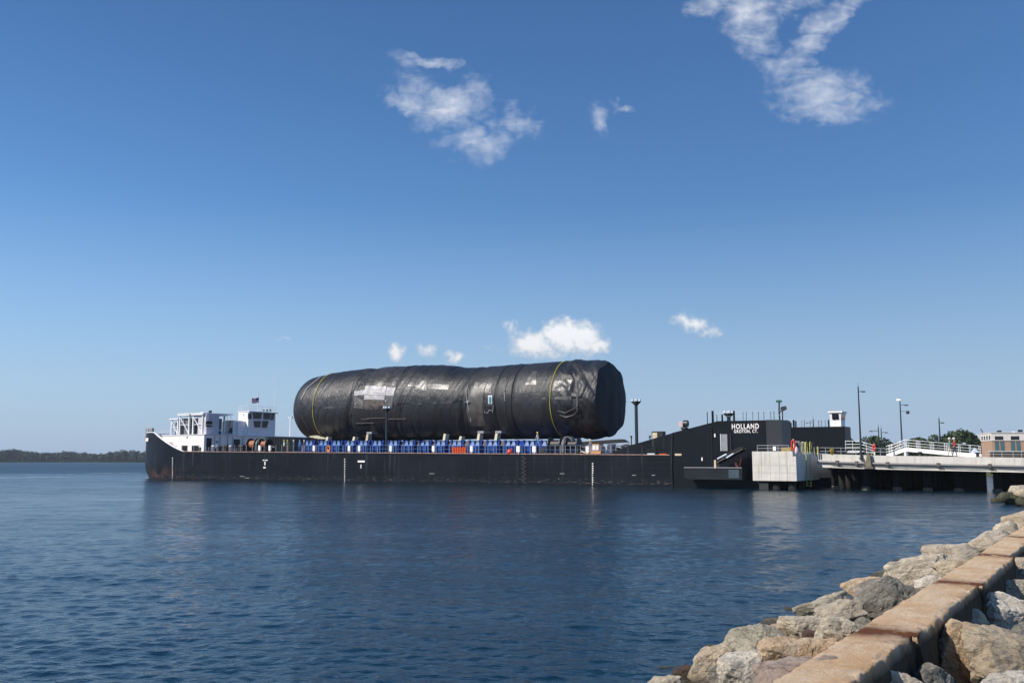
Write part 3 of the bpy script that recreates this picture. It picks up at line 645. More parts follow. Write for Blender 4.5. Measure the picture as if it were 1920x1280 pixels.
# --- stanchions and light masts on the wing tops
def posts(lst, w_, zb, m=M_pole, mthick=M_black):
    for px, yt, r_ in lst:
        s, z = S(px, yt, w_); pb = MB(); base = min(zb, z2 if False else zb)
        if s < sB and w_ < 5: base = ZW - (sB - s) * .24
        pb.tube([(s, w_, base - .05), (s, w_, z)], r_, 6); pb.to('stanchion', mthick if r_ > .05 else m, barge)
posts([(1326, 772, .05), (1336, 770, .13), (1344, 777, .04), (1354, 777, .10), (1376, 770, .11), (1393, 771, .025), (1399, 771, .03), (1411, 771, .025), (1422, 771, .03), (1432, 771, .03), (1445, 771, .03), (1451, 770, .035), (1467, 770, .06)], 1.6, ZW)
posts([(1471, 791, .05), (1475, 787, .13), (1483, 792, .09), (1488, 787, .13), (1492, 789, .10), (1503, 787, .025), (1508, 787, .04), (1519, 787, .03), (1535, 788, .04), (1540, 787, .03), (1547, 787, .03), (1553.5, 787, .10)], 27.5, FZ)
for z_ in (.55, 1.05):
    rl_ = MB(); rl_.tube([(S(1326, 772, 1.6)[0] + .3, 1.6, ZW + z_), (S(1467, 770, 1.6)[0], 1.6, ZW + z_)], .014, 4); rl_.to('rail_wire', M_galv, barge)
    rl_ = MB(); rl_.tube([(S(1471, 790, 27.5)[0], 27.5, FZ + z_), (FS - 2.5, 27.5, FZ + z_)], .014, 4); rl_.to('rail_wire', M_galv, barge)
def funnel_mast(label, s, w_, z0, z1, r_=.2):
    o = bthing('floodlight_mast', label, 'mast', s, w_, z0, 'floodlight masts on the barge'); h = z1 - z0
    b = MB(); b.tube([(0, 0, -.05), (0, 0, h - .55)], r_, 12); b.lathe((0, 0, h - .9), [(r_, 0), (r_ * 1.1, .1), (r_ * 3, .48), (r_ * 3, .56), (.1, .58)], 12); b.lathe((0, 0, -.05), [(r_ * 2, 0), (r_ * 1.1, .25)], 12); b.to('pole', M_pole, o)
    for k in range(4):
        a = k * 1.57 + .5; c_ = MB(); x_, y_ = math.cos(a) * r_ * 2.2, math.sin(a) * r_ * 2.2
        c_.box(x_ - .13, x_ + .13, y_ - .13, y_ + .13, h - .32, h - .06); c_.to('floodlight', M_pale, o)
s, z = S(1192.5, 747, 5); funnel_mast('tall dark mast with flared head right of the black cylinder', s, 5, deckz(s), z)
s, z = S(725.5, 761, 5); funnel_mast('tall dark mast standing in front of the silver patches of the cylinder', s, 5, deckz(s), z, .17)
s, z = S(1366, 769, 2.6); funnel_mast('short flared mast head on the near black stern wall', s, 2.6, ZW, z)
s, z = S(545, 783, 24)
o = bthing('floodlight_mast', 'thin white mast with a lamp beside the left end of the cylinder', 'mast', s, 24, 7.0)
b = MB(); b.tube([(0, 0, 0), (0, 0, z - 7.0)], .12, 8); b.to('pole', M_white, o); b = MB(); b.box(-.35, -.1, -.2, .2, z - 7.1, z - 6.8); b.box(.1, .4, -.2, .2, z - 7.1, z - 6.8); b.to('floodlight', M_pale, o)
s, z = S(1461, 752, 2.2)
o = bthing('lamp_pole', 'dark pole with two green lamp heads at the end of the near black stern wall', 'lamp', s, 2.2, ZW)
b = MB(); h = z - ZW; b.tube([(0, 0, -.02), (-.05, 0, h * .55), (0, 0, h)], .09, 7); b.tube([(0, 0, h * .4), (.35, 0, h * .62)], .05, 6); b.to('pole', M_pole, o)
mg = mat('green_lamp_housing', (.01, .11, .07), .4)
b = MB(); b.box(-.28, .22, -.25, .25, h - .12, h + .12); b.to('lamp_head', mg, o); b = MB(); b.prism([(.15, h * .45), (.75, h * .58), (.7, h * .74), (.2, h * .7)], -.25, .25); b.to('lamp_head', M_pole, o)
# horn / spotlight on the slope
s, z = S(1284, 806, 1.6)
o = bthing('deck_searchlight', 'dark searchlight with a pale shield on the sloping black stern wall', 'searchlight', s, 1.6, z)
b = MB(); b.tube([(0, 0, -.5), (0, 0, .1)], .12, 7); b.lathe((0, 0, -.1), [(.18, 0), (.5, .25), (.3, .45)], 10); b.to('base', M_dark, o)
b = MB(); b.tube([(-.1, 0, .75), (.4, 0, .75)], .38, 14); b.to('lamp_body', M_pole, o); b = MB(); b.box(-.6, -.14, -.3, .3, .35, 1.0); b.to('shield', mat('pinkish_shield', (.55, .42, .42), .6), o)
s, z = S(1234, 818, 3.0)
o = bthing('equipment_cabinet', 'dark box with one pale face on the slope of the near stern wall', 'cabinet', s, 3.0, z)
b = MB(); b.box(-.65, .75, -.4, .5, -.9, .6); b.to('body', M_dark, o); b = MB(); b.box(-.55, .05, -.44, -.41, -.65, .45); b.to('front_panel', M_timber, o)
# cabin on the far wing
s0, z1 = S(1556, 771, 27); s1, _ = S(1576, 771, 27); zb = S(1556, 800, 27)[1]
o = bthing('control_cabin', 'small white control cabin with flared roof on the far black stern wall', 'cabin', s0, 27, zb)
L_ = s1 - s0; hh = z1 - zb; b = MB()
def frustum(b, x0, x1, y0, y1, z0, X0, X1, Y0, Y1, z1_, mi=0): b.add([(x0, y0, z0), (x1, y0, z0), (x1, y1, z0), (x0, y1, z0), (X0, Y0, z1_), (X1, Y0, z1_), (X1, Y1, z1_), (X0, Y1, z1_)], [(3, 2, 1, 0), (4, 5, 6, 7), (0, 1, 5, 4), (1, 2, 6, 5), (2, 3, 7, 6), (3, 0, 4, 7)], mi)
b.box(0, L_, 0, 2.4, 0, hh * .42); frustum(b, 0, L_, 0, 2.4, hh * .42 + .002, -.08, L_ + .12, -.15, 2.55, hh * .9); b.to('wall', M_white, o)
b = MB(); b.box(-.2, L_ + .25, -.3, 2.7, hh * .9 + .003, hh); b.to('roof', M_white, o)
for a, c_ in ((.2, .52), (.54, .82)): b = MB(); b.add([(L_ * a, -.10, hh * .47), (L_ * c_, -.10, hh * .47), (L_ * c_, -.17, hh * .84), (L_ * a, -.17, hh * .84)], [(0, 1, 2, 3)]); b.to('window', M_glass, o)
b = MB(); b.add([(L_ + .06, .3, hh * .47), (L_ + .06, 2.1, hh * .47), (L_ + .15, 2.1, hh * .84), (L_ + .15, .3, hh * .84)], [(0, 1, 2, 3)]); b.to('window', M_glass, o)
# --- deckhouse forward
SD = S(383, 815, 2.0)[0]; ZD = S(383, 815, 2.0)[1]; dz0 = deckz(SD)
def wb(x0, x1, y0, y1, z0, z1, m, name='deckhouse_wall', par=barge): b = MB(); b.box(x0, x1, y0, y1, z0, z1); return b.to(name, m, par)
s_l = S(326, 815, 2.0)[0]
dh = MB(); dh.prism([(S(303, 815, 2.0)[0], dz0 - .2), (S(305, 815, 2.0)[0], ZD - .02), (SD, ZD), (SD, dz0 - .2)], 2.0, 28.5); DH = dh.to('deckhouse', M_white, barge)
rf = MB(); rf.box(S(304, 815, 2.0)[0], SD + .15, 1.9, 28.6, ZD + .003, ZD + .12); rf.to('roof', M_whitem, DH)
def sideface(x0, x1, y0, y1, w_, m, name, par=DH, dep=.05):    # panel on a near-side face
    a = S(x0, y0, w_); c_ = S(x1, y1, w_); b = MB(); b.box(a[0], c_[0], w_ - dep, w_ + .02, c_[1], a[1]); return b.to(name, m, par)
def aftface(x0, x1, y0, y1, s_, m, name, par=DH, dep=.05):      # panel on a stern-facing face
    a = Q(x0, y0, s_); c_ = Q(x1, y1, s_); b = MB(); b.box(s_ - .02, s_ + dep, a[0], c_[0], c_[1], a[1]); return b.to(name, m, par)
sideface(341, 351, 835, 845, 2.0, M_glass, 'window'); sideface(360, 372, 835, 845, 2.0, M_glass, 'window'); sideface(373, 377, 838, 845, 2.0, M_dark, 'vent'); sideface(350, 352, 818, 821, 2.0, M_grey, 'wall_fitting')
aftface(387, 396, 821, 838, SD, M_dark, 'door'); aftface(438, 449, 823, 840, SD, M_dark, 'door'); aftface(405, 409, 826, 830, SD, M_grey, 'vent'); aftface(401, 404, 840, 846, SD, M_dark, 'vent'); aftface(413, 420, 836, 846, SD, M_dark, 'vent')
aftface(499, 551, 817.5, 846, SD, M_tan, 'corrugated_wall', dep=.10); aftface(551.5, 600, 819, 846, SD, M_dark, 'dark_opening', dep=.06)
# brown overhang rib lines
for px in range(503, 550, 5): aftface(px, px + 1.2, 818.5, 845, SD + .1, mat('tan_rib', (.24, .19, .13), .7), 'rib', dep=.05)
# wheelhouse
SW = SD - .6; ww0 = Q(465, 800, SW)[0]; ww1 = Q(516, 800, SW)[0]; zt = Q(465, 772, SW)[1]; zb_ = ZD
sl = S(446.5, 800, ww0)[0]
wh = MB(); wh.box(sl, SW, ww0, ww1, zb_, zt); WH = wh.to('wheelhouse', M_white, barge)
b = MB(); b.box(sl - .15, SW + .35, ww0 - .1, ww1 + .3, zt + .003, zt + .16); b.to('roof', M_whitem, WH)
def trap(xa0, xa1, ya, xb0, xb1, yb, s_, m, name, par):
    p = [Q(xa0, ya, s_), Q(xa1, ya, s_), Q(xb1, yb, s_), Q(xb0, yb, s_)]; b = MB()
    b.add([(s_, y, z) for y, z in p] + [(s_ - .1, y, z) for y, z in p], [(0, 1, 2, 3), (4, 5, 6, 7), (0, 1, 5, 4), (1, 2, 6, 5), (2, 3, 7, 6), (3, 0, 4, 7)]); return b.to(name, m, par)
for a in ((474.5, 490.5, 774, 475.5, 489.5, 784.5), (494.5, 508, 774, 494.5, 505.5, 785.5), (476, 489, 789, 478, 487.5, 800.5), (492.5, 503.5, 789, 491.5, 500, 801), (465.8, 471.5, 775.5, 466, 471.5, 784.5), (510, 514.5, 775.5, 507.5, 513, 786.5)):
    fr_ = trap(a[0] - .9, a[1] + .9, a[2] - .9, a[3] - .9, a[4] + .9, a[5] + .9, SW + .05, mat('window_frame_grey', (.42, .41, .42), .5), 'window_frame', WH)
    trap(*a, SW + .075, M_glass, 'window', WH)
sideface(456, 458, 776, 778, ww0, M_grey, 'wall_fitting', WH)
# roof rails, masts, small domes of the wheelhouse
b = MB(); y0_, y1_ = ww0, ww1
for t_ in np.linspace(0, 1, 9):
    b.tube([(SW + .2, y0_ + (y1_ - y0_) * t_, zt + .1), (SW + .2, y0_ + (y1_ - y0_) * t_, zt + 1.0)], .03, 4)
for t_ in np.linspace(0, 1, 4): b.tube([(sl + (SW - sl) * t_, y0_, zt + .1), (sl + (SW - sl) * t_, y0_, zt + 1.0)], .03, 4)
for q in (.55, 1.0): b.tube([(sl, y0_, zt + q), (SW + .2, y0_, zt + q), (SW + .2, y1_, zt + q)], .025, 4)
b.to('roof_rail', M_whitem, WH)
yq, zq = Q(487.5, 742, SW - 1); b = MB(); b.tube([(SW - 1, Q(484, 770, SW - 1)[0], zt), (SW - 1, Q(484.5, 735, SW - 1)[0], Q(484.5, 735, SW - 1)[1])], .06, 6); b.to('mast', M_whitem, WH); b = MB(); b.tube([(SW - 1, Q(464.5, 770, SW - 1)[0], zt), (SW - 1, Q(466, 752, SW - 1)[0], Q(466, 752, SW - 1)[1])], .04, 5); b.to('mast', M_whitem, WH)
b = MB()
for px in (494, 501, 507): y_, z_ = Q(px, 769, SW - .5); b.ball((SW - .5, y_, z_), .18, n=8)
b.to('roof_lamp', M_dark, WH)
y_, z_ = Q(516, 700, SW - 2); b = MB(); b.tube([(SW - 2, y_, zt), (SW - 2, y_, z_)], .022, 4); b.to('whip_aerial', M_white, WH)
# flag
ya, za = Q(485.5, 745.5, SW - 1); yb, zb2 = Q(471, 754, SW - 1)
fl = bthing('flag', 'small striped flag with a blue canton flying above the wheelhouse', 'flag', SW - 1, ya, za)
def flag_piece(f0, f1, g0, g1, m, name):
    n = 8; V_ = []; H_ = za - zb2; Lf = yb - ya
    P = np.zeros((n, 2, 3))
    for i in range(n):
        f = f0 + (f1 - f0) * i / (n - 1)
        for j, g in enumerate((g0, g1)): P[i, j] = (.18 * math.sin(f * 7), Lf * f, -g * H_ - .18 * f + .05 * math.sin(f * 9))
    objm(name, grid_mesh(name, P, m), fl)
Mfr, Mfw, Mfb = mat('flag_red', (.55, .05, .06), .8), mat('flag_white', (.75, .72, .74), .8), mat('flag_blue', (.02, .03, .16), .8)
flag_piece(0, .42, 0, .54, Mfb, 'canton')
for k in range(13): flag_piece(.42 if k < 7 else 0, 1, k / 13, (k + 1) / 13, Mfr if k % 2 == 0 else Mfw, 'stripe')
# box superstructure pieces between
def roofbox(x0, x1, y0, y1, w0, lens, m, name, par=DH):
    a = S(x0, y0, w0); c_ = S(x1, y1, w0); b = MB(); b.box(a[0], c_[0], w0, w0 + lens, c_[1], a[1]); return b.to(name, m, par)
wq0 = Q(421, 800, SD - 1.2)[0]
bx = MB(); a = Q(421, 788, SD - 1.2); c_ = Q(447.5, 812, SD - 1.2); bx.box(SD - 5, SD - 1.2, a[0] + 3, c_[0] + 3, ZD + .12, a[1]); bx.to('casing', M_white, DH)
a = S(420, 788, 9.5); c_ = S(428, 812, 9.5); bx = MB(); bx.box(a[0], S(437, 800, 9.5)[0], 9.5, 14, ZD + .13, a[1]); bx.to('casing', M_white, DH)
a = S(428.5, 788, 9.4); c_ = S(434, 800, 9.4); bx = MB(); bx.box(a[0], c_[0], 9.3, 9.48, c_[1], a[1]); bx.to('lifebuoy_board', M_cream, DH)
aftface(426, 434, 806, 812, SD - .3, M_grey, 'deck_locker'); aftface(430, 435.5, 802, 812, SD - .2, M_dark, 'deck_locker')
b = MB(); y_, z_ = Q(421, 780, SD - 1)
for px in (421, 427, 433): y_, z_ = Q(px, 779, SD - 1); b.tube([(SD - 1, y_, ZD + 2), (SD - 1, y_, z_)], .03, 4)
b.tube([(SD - 1, Q(421, 779, SD - 1)[0], z_), (SD - 1, Q(433, 779, SD - 1)[0], z_)], .03, 4); b.to('rail', M_whitem, DH)
# funnel casing and lattice frames holding intakes (left part)
sF0, zF = S(399, 776, 6.0); sF1 = S(386, 776, 6.0)[0]
b = MB(); a = Q(388, 775, SD - .8); c_ = Q(410, 812, SD - .8); b.box(S(372, 780, a[0])[0], SD - .8, a[0], c_[0], ZD + .12, a[1]); b.to('funnel_casing', mat('casing_grey', (.50, .48, .52), .6, var=.1), DH)
aftface(386, 397.5, 789, 800, SD - .75, M_dark, 'louvre'); 
for px in (388, 392, 396): aftface(px - .8, px + .8, 795, 797, SD - .68, M_white, 'vent')
aftface(386, 391, 777, 788, SD - .7, M_white, 'sign_board')
b = MB(); 
for px in (391, 394): y_, z_ = Q(px, 771, SD - 2); b.tube([(SD - 2, y_, z_ - .8), (SD - 1.9, y_ + .15, z_ + .15)], .12, 8)
b.to('exhaust_pipe', M_dark, DH)
sa = S(371, 774, 5.0); sb_ = S(383, 774, 5.0); b = MB(); b.ball(((sa[0] + sb_[0]) / 2, 5.5, sa[1] - .1), .8, .8, .28, 12); b.to('dome', M_white, DH)
def lattice(x0, x1, yt, yb_, w_, dep):
    a = S(x0, yt, w_); c_ = S(x1, yb_, w_); b = MB(); zb3 = ZD + .12
    for s_ in (a[0], c_[0]):
        for y_ in (w_, w_ + dep): b.box(s_ - .11, s_ + .11, y_ - .11, y_ + .11, zb3, a[1] - .13)
    b.box(a[0] - .3, c_[0] + .3, w_ - .3, w_ + dep + .3, a[1] - .12, a[1] + .1)
    b.tube([(a[0], w_ - .02, a[1] - .3), (c_[0], w_ - .02, zb3 + .2)], .10, 4); b.tube([(c_[0] + .02, w_, a[1] - .3), (c_[0] + .02, w_ + dep, zb3 + .2)], .10, 4); b.tube([(a[0], w_, (a[1] + zb3) / 2), (c_[0], w_, (a[1] + zb3) / 2)], .07, 4)
    b.to('lattice_frame', M_whitem, DH)
    b = MB(); b.box(a[0] + .3, c_[0] - .3, w_ + .5, w_ + dep - .2, zb3, a[1] - .55); b.to('intake_louvre', mat('intake_grey', (.13, .14, .14), .6, var=.4, vscale=4), DH)
lattice(338, 354, 778, 812, 3.0, 4.5); lattice(363, 379, 777, 812, 3.0, 4.5); lattice(322.5, 333, 785.5, 812, 4.0, 3.5)
b = MB(); b.box(S(336, 778, 3.0)[0], S(384, 776, 3.0)[0], 2.7, 9, S(360, 777, 3)[1] + .11, S(360, 777, 3)[1] + .24); b.to('frame_top', M_whitem, DH)
# forecastle gear: bow posts, rails, guy ropes
b = MB()
for px in (274, 276.5, 281, 284): s, z = S(px, 802, 5.5); b.box(s - .22, s + .18, 5.5, 5.9, 6.5, z)
b.to('bow_fittings', M_grey, barge)
b = MB()
for px, yt in ((273, 803), (278, 802), (283, 803), (290, 809), (298, 812), (305, 806), (312, 807), (318, 808)): s, z = S(px, yt, 5); b.tube([(s, 5, 5), (s, 5, z)], .03, 4)
b.tube([(S(273, 803, 5)[0], 5, S(273, 803, 5)[1]), (S(284, 803, 5)[0], 5, S(284, 803, 5)[1])], .03, 4); b.tube([(S(298, 811, 5)[0], 5, S(298, 811, 5)[1]), (S(320, 807, 5)[0], 5, S(320, 807, 5)[1])], .03, 4); b.to('bow_rail', M_whitem, barge)
b = MB()
for k in range(4): A_ = S(302 + k * 5, 818, 3); B_ = S(317 + k * 2.5, 836, 1.2); b.tube([(A_[0], 3, A_[1]), (B_[0], 1.2, B_[1])], .035, 4)
b.to('mooring_line', mat('grey_rope', (.24, .22, .20), .8), barge)
s, z = S(276, 822, -.1); b = MB(); P_ = np.array([s, 0, z]);
# name plate patch wrapped on the bow
pl = MB(); bow = [(10 - 22 * math.sin(t), HB - HB * math.cos(t)) for t in np.linspace(.62, .78, 5)]
for k in range(4): (s1_, w1_), (s2_, w2_) = bow[k], bow[k + 1]; pl.add([(s1_ - .1, w1_ - .1, 6.2), (s2_ - .1, w2_ - .1, 6.2), (s2_ - .1, w2_ - .1, 6.75), (s1_ - .1, w1_ - .1, 6.75)], [(0, 1, 2, 3)])
pl.to('bow_plate', M_white, barge)
# --- deck edge rail: posts singly, rail wires, lockers
RW = .9
rp_me = MB().tube([(0, 0, 0), (0, 0, 1.08)], .032, 5).mesh('rail_post', M_bluel)
rp_g = MB().tube([(0, 0, 0), (0, 0, 1.08)], .03, 5).mesh('rail_post', M_galv)
xs = list(np.arange(330, 560, 11)) + list(np.arange(566, 1178, 9.5))
for px in xs:
    s = S(px, 848, RW)[0]; o = objm('rail_post', rp_me if 575 < px < 1040 else rp_g, barge); o.location = (s, RW, deckz(s))
s_a, s_b = S(566, 848, RW)[0], S(1175, 848, RW)[0]
for h in (.55, 1.06): b = MB(); b.tube([(s_a, RW, deckz(s_a) + h), (s_b, RW, deckz(s_b) + h)], .022, 4); b.to('rail_wire', M_bluel, barge)
lk = MB().box(-.2, .2, -.12, .12, .22, .98).box(-.05, .05, -.05, .05, 0, .22).mesh('deck_locker', M_white)
for px in (487, 506, 589, 655, 674, 733, 813, 884.5, 972, 1002):
    s = S(px, 848, .6)[0]; o = objm('deck_locker', lk, barge); o.location = (s, .6, deckz(s)); o.scale = (1 if px < 960 else 1.25, 1, 1)
# orange netting and orange coil
def stuffbox(name, label, cat, x0, x1, y0, y1, w_, dep, m):
    a = S(x0, y0, w_); c_ = S(x1, y1, w_); zz = deckz(a[0]); return a, c_, zz
a, c_, zz = stuffbox('', '', '', 847, 874, 837, 851, .5, .1, None)
o = bthing('debris_netting', 'bright orange netting bundle hung on the barge rail below the cylinder middle', 'netting', a[0], .5, zz)
nb = MB(); L_ = c_[0] - a[0]; P = np.zeros((30, 12, 3))
for i in range(30):
    for j in range(12): P[i, j] = (L_ * i / 29, .12 * math.sin(i * 1.3) + .06 * math.sin(j * 2 + i), -.2 + (a[1] - zz + .15) * j / 11 + .05 * math.sin(i * .9))
me = grid_mesh('net', P, M_rubber); me2 = objm('net', me, o); md = None
b = MB(); b.tube([(.1, .15, 0), (.1, .15, 1.1)], .03, 5); b.tube([(L_ - .1, .15, 0), (L_ - .1, .15, 1.1)], .03, 5); b.to('post', M_galv, o)
s, z = S(616, 843, .8); o = bthing('hose_coil', 'small orange coil hanging on the rail near the left end of the cylinder', 'hose', s, .8, deckz(s))
b = MB()
for k in range(4): b.tube([(math.cos(t) * (.36 - .05 * k), -.05 + .04 * k, .55 + math.sin(t) * (.42 - .05 * k)) for t in np.linspace(0, 6.28, 15)], .06, 5)
b.to('hose', mat('orange_hose', (.68, .25, .08), .6), o)
s, z = S(957, 845, .3); o = bthing('mooring_buoy', 'round red buoy hanging at the barge deck edge', 'buoy', s, .3, deckz(s))
b = MB(); b.ball((0, -.1, .22), .40, n=18); b.to('float', mat('red_buoy_vinyl', (.60, .05, .04), .35, var=.15), o); b = MB(); b.tube([(0, -.1, .62), (0, .1, .8), (0, .5, .9)], .05, 6); b.to('eye', M_dark, o)
# ================================================================== WRAPPED HULL MODULE (big black cylinder)
top_px = [(556, 745), (560, 732), (568, 719), (585, 708.5), (605, 705), (625, 702), (650, 697.5), (675, 693.5), (700, 691), (730, 688), (760, 686.5), (800, 685), (830, 684), (855, 686), (880, 689.5), (905, 688), (940, 686), (965, 684), (1000, 682), (1060, 678), (1100, 676.5), (1127, 675)]
CW = 15.2
st_ = [(S(x, y, CW)[0], S(x, y, CW)[1]) for x, y in top_px]
SMX = 76.2
def topz_(s): return np.interp(s, [a for a, _ in st_] + [SMX], [b_ for _, b_ in st_] + [st_[-1][1]])
ZB = 6.05
def _cs(x, y):
    r = ray(x, y); o_ = C0 - BA; a_, b_, c_ = np.dot(r, AX), np.dot(r, AW), r[2]; oa, ob, oc = np.dot(o_, AX), np.dot(o_, AW) - CW, C0[2] - (ZB + 5.3)
    A_ = b_ ** 2 + c_ ** 2; B_ = 2 * (ob * b_ + oc * c_); D_ = max(0, B_ * B_ - 4 * A_ * (ob ** 2 + oc ** 2 - 5.35 ** 2)); return oa + (-B_ - math.sqrt(D_)) / (2 * A_) * a_
SEAMS = [(_cs(655, 765), .55, .36, 1.5), (_cs(661, 765), .18, .22, 1.9), (_cs(700, 765), .14, .10, 2.4), (_cs(722, 765), .12, .10, 2.4), (_cs(748, 765), .14, .12, 2.0), (_cs(759, 765), .12, .12, 2.2), (_cs(868, 765), .4, .20, .9), (_cs(874, 765), .12, .16, 1.0), (_cs(929, 765), .16, .14, .2), (_cs(961, 765), .16, .20, .1), (_cs(946, 765), .1, .06, 0), (_cs(1075, 765), .12, .10, .0)]
def mod_surface(s, ph):
    """s: along barge, ph: angle, 0 = towards the camera, pi/2 = up. returns xyz arrays"""
    s = np.asarray(s, float); ph = np.asarray(ph, float)
    tz = topz_(np.maximum(s, 24.0)); rad = np.full_like(s, 5.28); rad = np.where(s > 40, 5.32, 5.15 + .17 * np.clip((s - 20) / 20, 0, 1))
    cz = ZB + rad; up_ = np.where(np.sin(ph) > 0, tz - cz, rad)
    # forward end: rounded dome
    e0, e1 = 20.2, 25.2; t_ = np.clip((e1 - s) / (e1 - e0), 0, 1); k = np.sqrt(np.clip(1 - t_ ** 3.0, 0, 1))
    # aft end: slightly drawn in, ridged cloth
    q = np.clip((s - 73.9) / (SMX - 73.9), 0, 1); k = k * (1 - .085 * q ** 2.6)
    oct_ = 1 + .026 * np.cos(8 * ph + .6) * np.clip((s - 70) / 6, 0, 1)
    wr = .07 * fbm(np.stack([(s - 1.1 * np.sin(ph) * 2.0) * 1.5, ph * .9, s * 0], -1), 4, 31)
    zone = .35 + 1.0 * np.exp(-((s - 42) / 5) ** 2) + .9 * np.exp(-((s - 29) / 2.2) ** 2) + 1.1 * np.clip((s - 70) / 3, 0, 1) + .8 * np.exp(-((s - 55) / 2) ** 2)
    steps = .07 * (vn(np.stack([np.floor(s / 4.3) + .5, s * 0, s * 0], -1), 5)) 
    gather = 0
    for g_px, wd_, am_, ln_ in SEAMS: gather = gather - am_ * np.exp(-((s - g_px - ln_ * np.sin(ph)) / wd_) ** 2)
    rr = 1 + (wr * zone + steps + gather) / 5.3
    # diagonal pull folds near the aft end
    fo = np.clip((s - 69.5) / 2, 0, 1) * .20 * fbm(np.stack([s * .9 + ph * 3.2, ph * 1.3 - s * .25, s * 0 + 3], -1), 3, 77)
    rr = (rr + fo / 5.3) * k * oct_
    return np.stack([s, CW - np.cos(ph) * rad * rr, cz + np.sin(ph) * up_ * rr], -1)
mod = bthing('wrapped_hull_section', 'huge black wrapped cylinder lying on blue cradles on the barge deck', 'submarine section', 0, 0, 0)
ss = np.concatenate([20.2 + 5.0 * (1 - np.cos(np.linspace(0, math.pi / 2, 26)))[:-1], np.linspace(25.2, SMX, 560)])
ph = np.linspace(0, 2 * math.pi, 260, endpoint=False)
SSg, PHg = np.meshgrid(ss, ph, indexing='ij'); Pm = mod_surface(SSg, PHg)
objm('wrapping', grid_mesh('wrapping', Pm, M_wrap, True, wrap=True), mod)
# aft end cloth: closed, slightly bulged and pleated
rim = Pm[-1]; cen = rim.mean(0); rg_ = []
for k in range(26):
    f = 1 - k / 25.0; ring = cen + (rim - cen) * f; bul = .55 * (1 - f ** 2)
    ring = ring.copy(); ring[:, 0] = SMX + .01 + bul + .12 * fbm(ring * np.array([1, .8, .45]), 3, 12) * (1 - f ** 6); rg_.append(ring)
objm('end_cloth', grid_mesh('end_cloth', np.array(rg_), M_wrapdark, True, wrap=True), mod)
def cylhit(x, y):
    r = ray(x, y); o_ = C0 - BA; rs_, rw_, rz_ = np.dot(r, AX), np.dot(r, AW), r[2]; os_, ow_, oz_ = np.dot(o_, AX), np.dot(o_, AW) - CW, C0[2] - (ZB + 5.3)
    A_ = rw_ ** 2 + rz_ ** 2; B_ = 2 * (ow_ * rw_ + oz_ * rz_); C_ = ow_ ** 2 + oz_ ** 2 - 5.35 ** 2; D_ = max(0, B_ * B_ - 4 * A_ * C_); t = (-B_ - math.sqrt(D_)) / (2 * A_)
    return os_ + t * rs_, math.atan2(oz_ + t * rz_, -(ow_ + t * rw_))
def patch(corners, m, name, off=.05, n=14, ragged=0.0):       # corners px: tl, tr, br, bl
    H_ = [cylhit(*c_) for c_ in corners]; P = np.zeros((n, n, 2))
    for i in range(n):
        for j in range(n):
            f, g = i / (n - 1), j / (n - 1); P[i, j] = [(H_[0][k] * (1 - f) + H_[1][k] * f) * (1 - g) + (H_[3][k] * (1 - f) + H_[2][k] * f) * g for k in (0, 1)]
    X_ = mod_surface(P[..., 0], P[..., 1]); c_ = np.stack([P[..., 0], np.full(P.shape[:2], CW), np.full(P.shape[:2], ZB + 5.3)], -1); d = X_ - c_; d /= np.linalg.norm(d, axis=-1, keepdims=True)
    X_ = X_ + d * (off + .03 * fbm(X_ * 1.7, 2, 8)[..., None])
    return objm(name, grid_mesh(name, X_, m), mod)
patch([(662, 735), (684, 735), (684, 743), (661, 743)], M_patch, 'patch'); patch([(685, 728.5), (724, 728.5), (723, 743), (683, 743)], M_patch, 'patch', .08)
patch([(683, 743.3), (721, 743.3), (720, 750.5), (682, 750.5)], M_patch, 'patch', .06); patch([(725, 730), (742, 730), (739, 744), (723, 744)], M_patch, 'patch', .05)
patch([(661, 744), (681, 751), (682, 766), (662, 764)], mat('film_brown_grey', (.085, .082, .085), .45, var=.5, vscale=2, bump=.8), 'bare_panel', .04)
patch([(682, 751), (722, 751), (722, 768), (684, 768)], M_bare, 'bare_panel', .04); patch([(723, 745), (738, 745), (736, 765), (722, 765)], mat('film_brown_grey', (.085, .082, .085), .45), 'bare_panel', .05)
patch([(662, 768), (752, 760), (754, 815), (664, 815)], mat('dark_matt_cloth', (.008, .009, .013), .8, var=.3), 'bare_panel', .03)  # plain darker, duller panel on the lower side
patch([(765, 725), (842, 722), (840, 731), (765, 733)], M_wrapgrey, 'patch', .04); patch([(787, 718), (802, 718), (801, 735), (787, 735)], M_wrapgrey, 'patch', .08)
patch([(874, 731), (908, 727), (912, 799), (884, 799)], mat('brown_grey_film', (.085, .080, .076), .36, var=.35, vscale=1, bump=.7), 'patch', .05)
patch([(690, 692), (765, 688), (752, 728), (668, 728)], mat('worn_grey_film', (.036, .035, .037), .33, var=.4, vscale=1.2, bump=.9, bscale=2.5), 'patch', .03, 24)
patch([(884, 703), (927, 700), (921, 738), (874, 733)], mat('worn_grey_film', (.036, .035, .037), .33), 'patch', .03)
patch([(1000, 697), (1007, 697), (1006, 722), (985, 722)], M_wrapgrey, 'patch', .05)
patch([(1040, 715), (1078, 712), (1072, 733), (1036, 733)], mat('worn_grey_film', (.036, .035, .037), .33), 'patch', .03)
patch([(912, 741), (926, 741), (926, 762), (912, 762)], mat('hatch_surround', (.03, .03, .035), .5), 'hatch_recess', .07); patch([(916, 741.5), (923.5, 741.5), (923.5, 757), (916, 757)], mat('pale_blue_plate', (.55, .66, .72), .4, var=.1), 'hatch', .12); patch([(918, 744), (921.8, 744), (921.8, 756), (918, 756)], mat('hatch_blue', (.05, .17, .25), .4), 'hatch_window', .16)
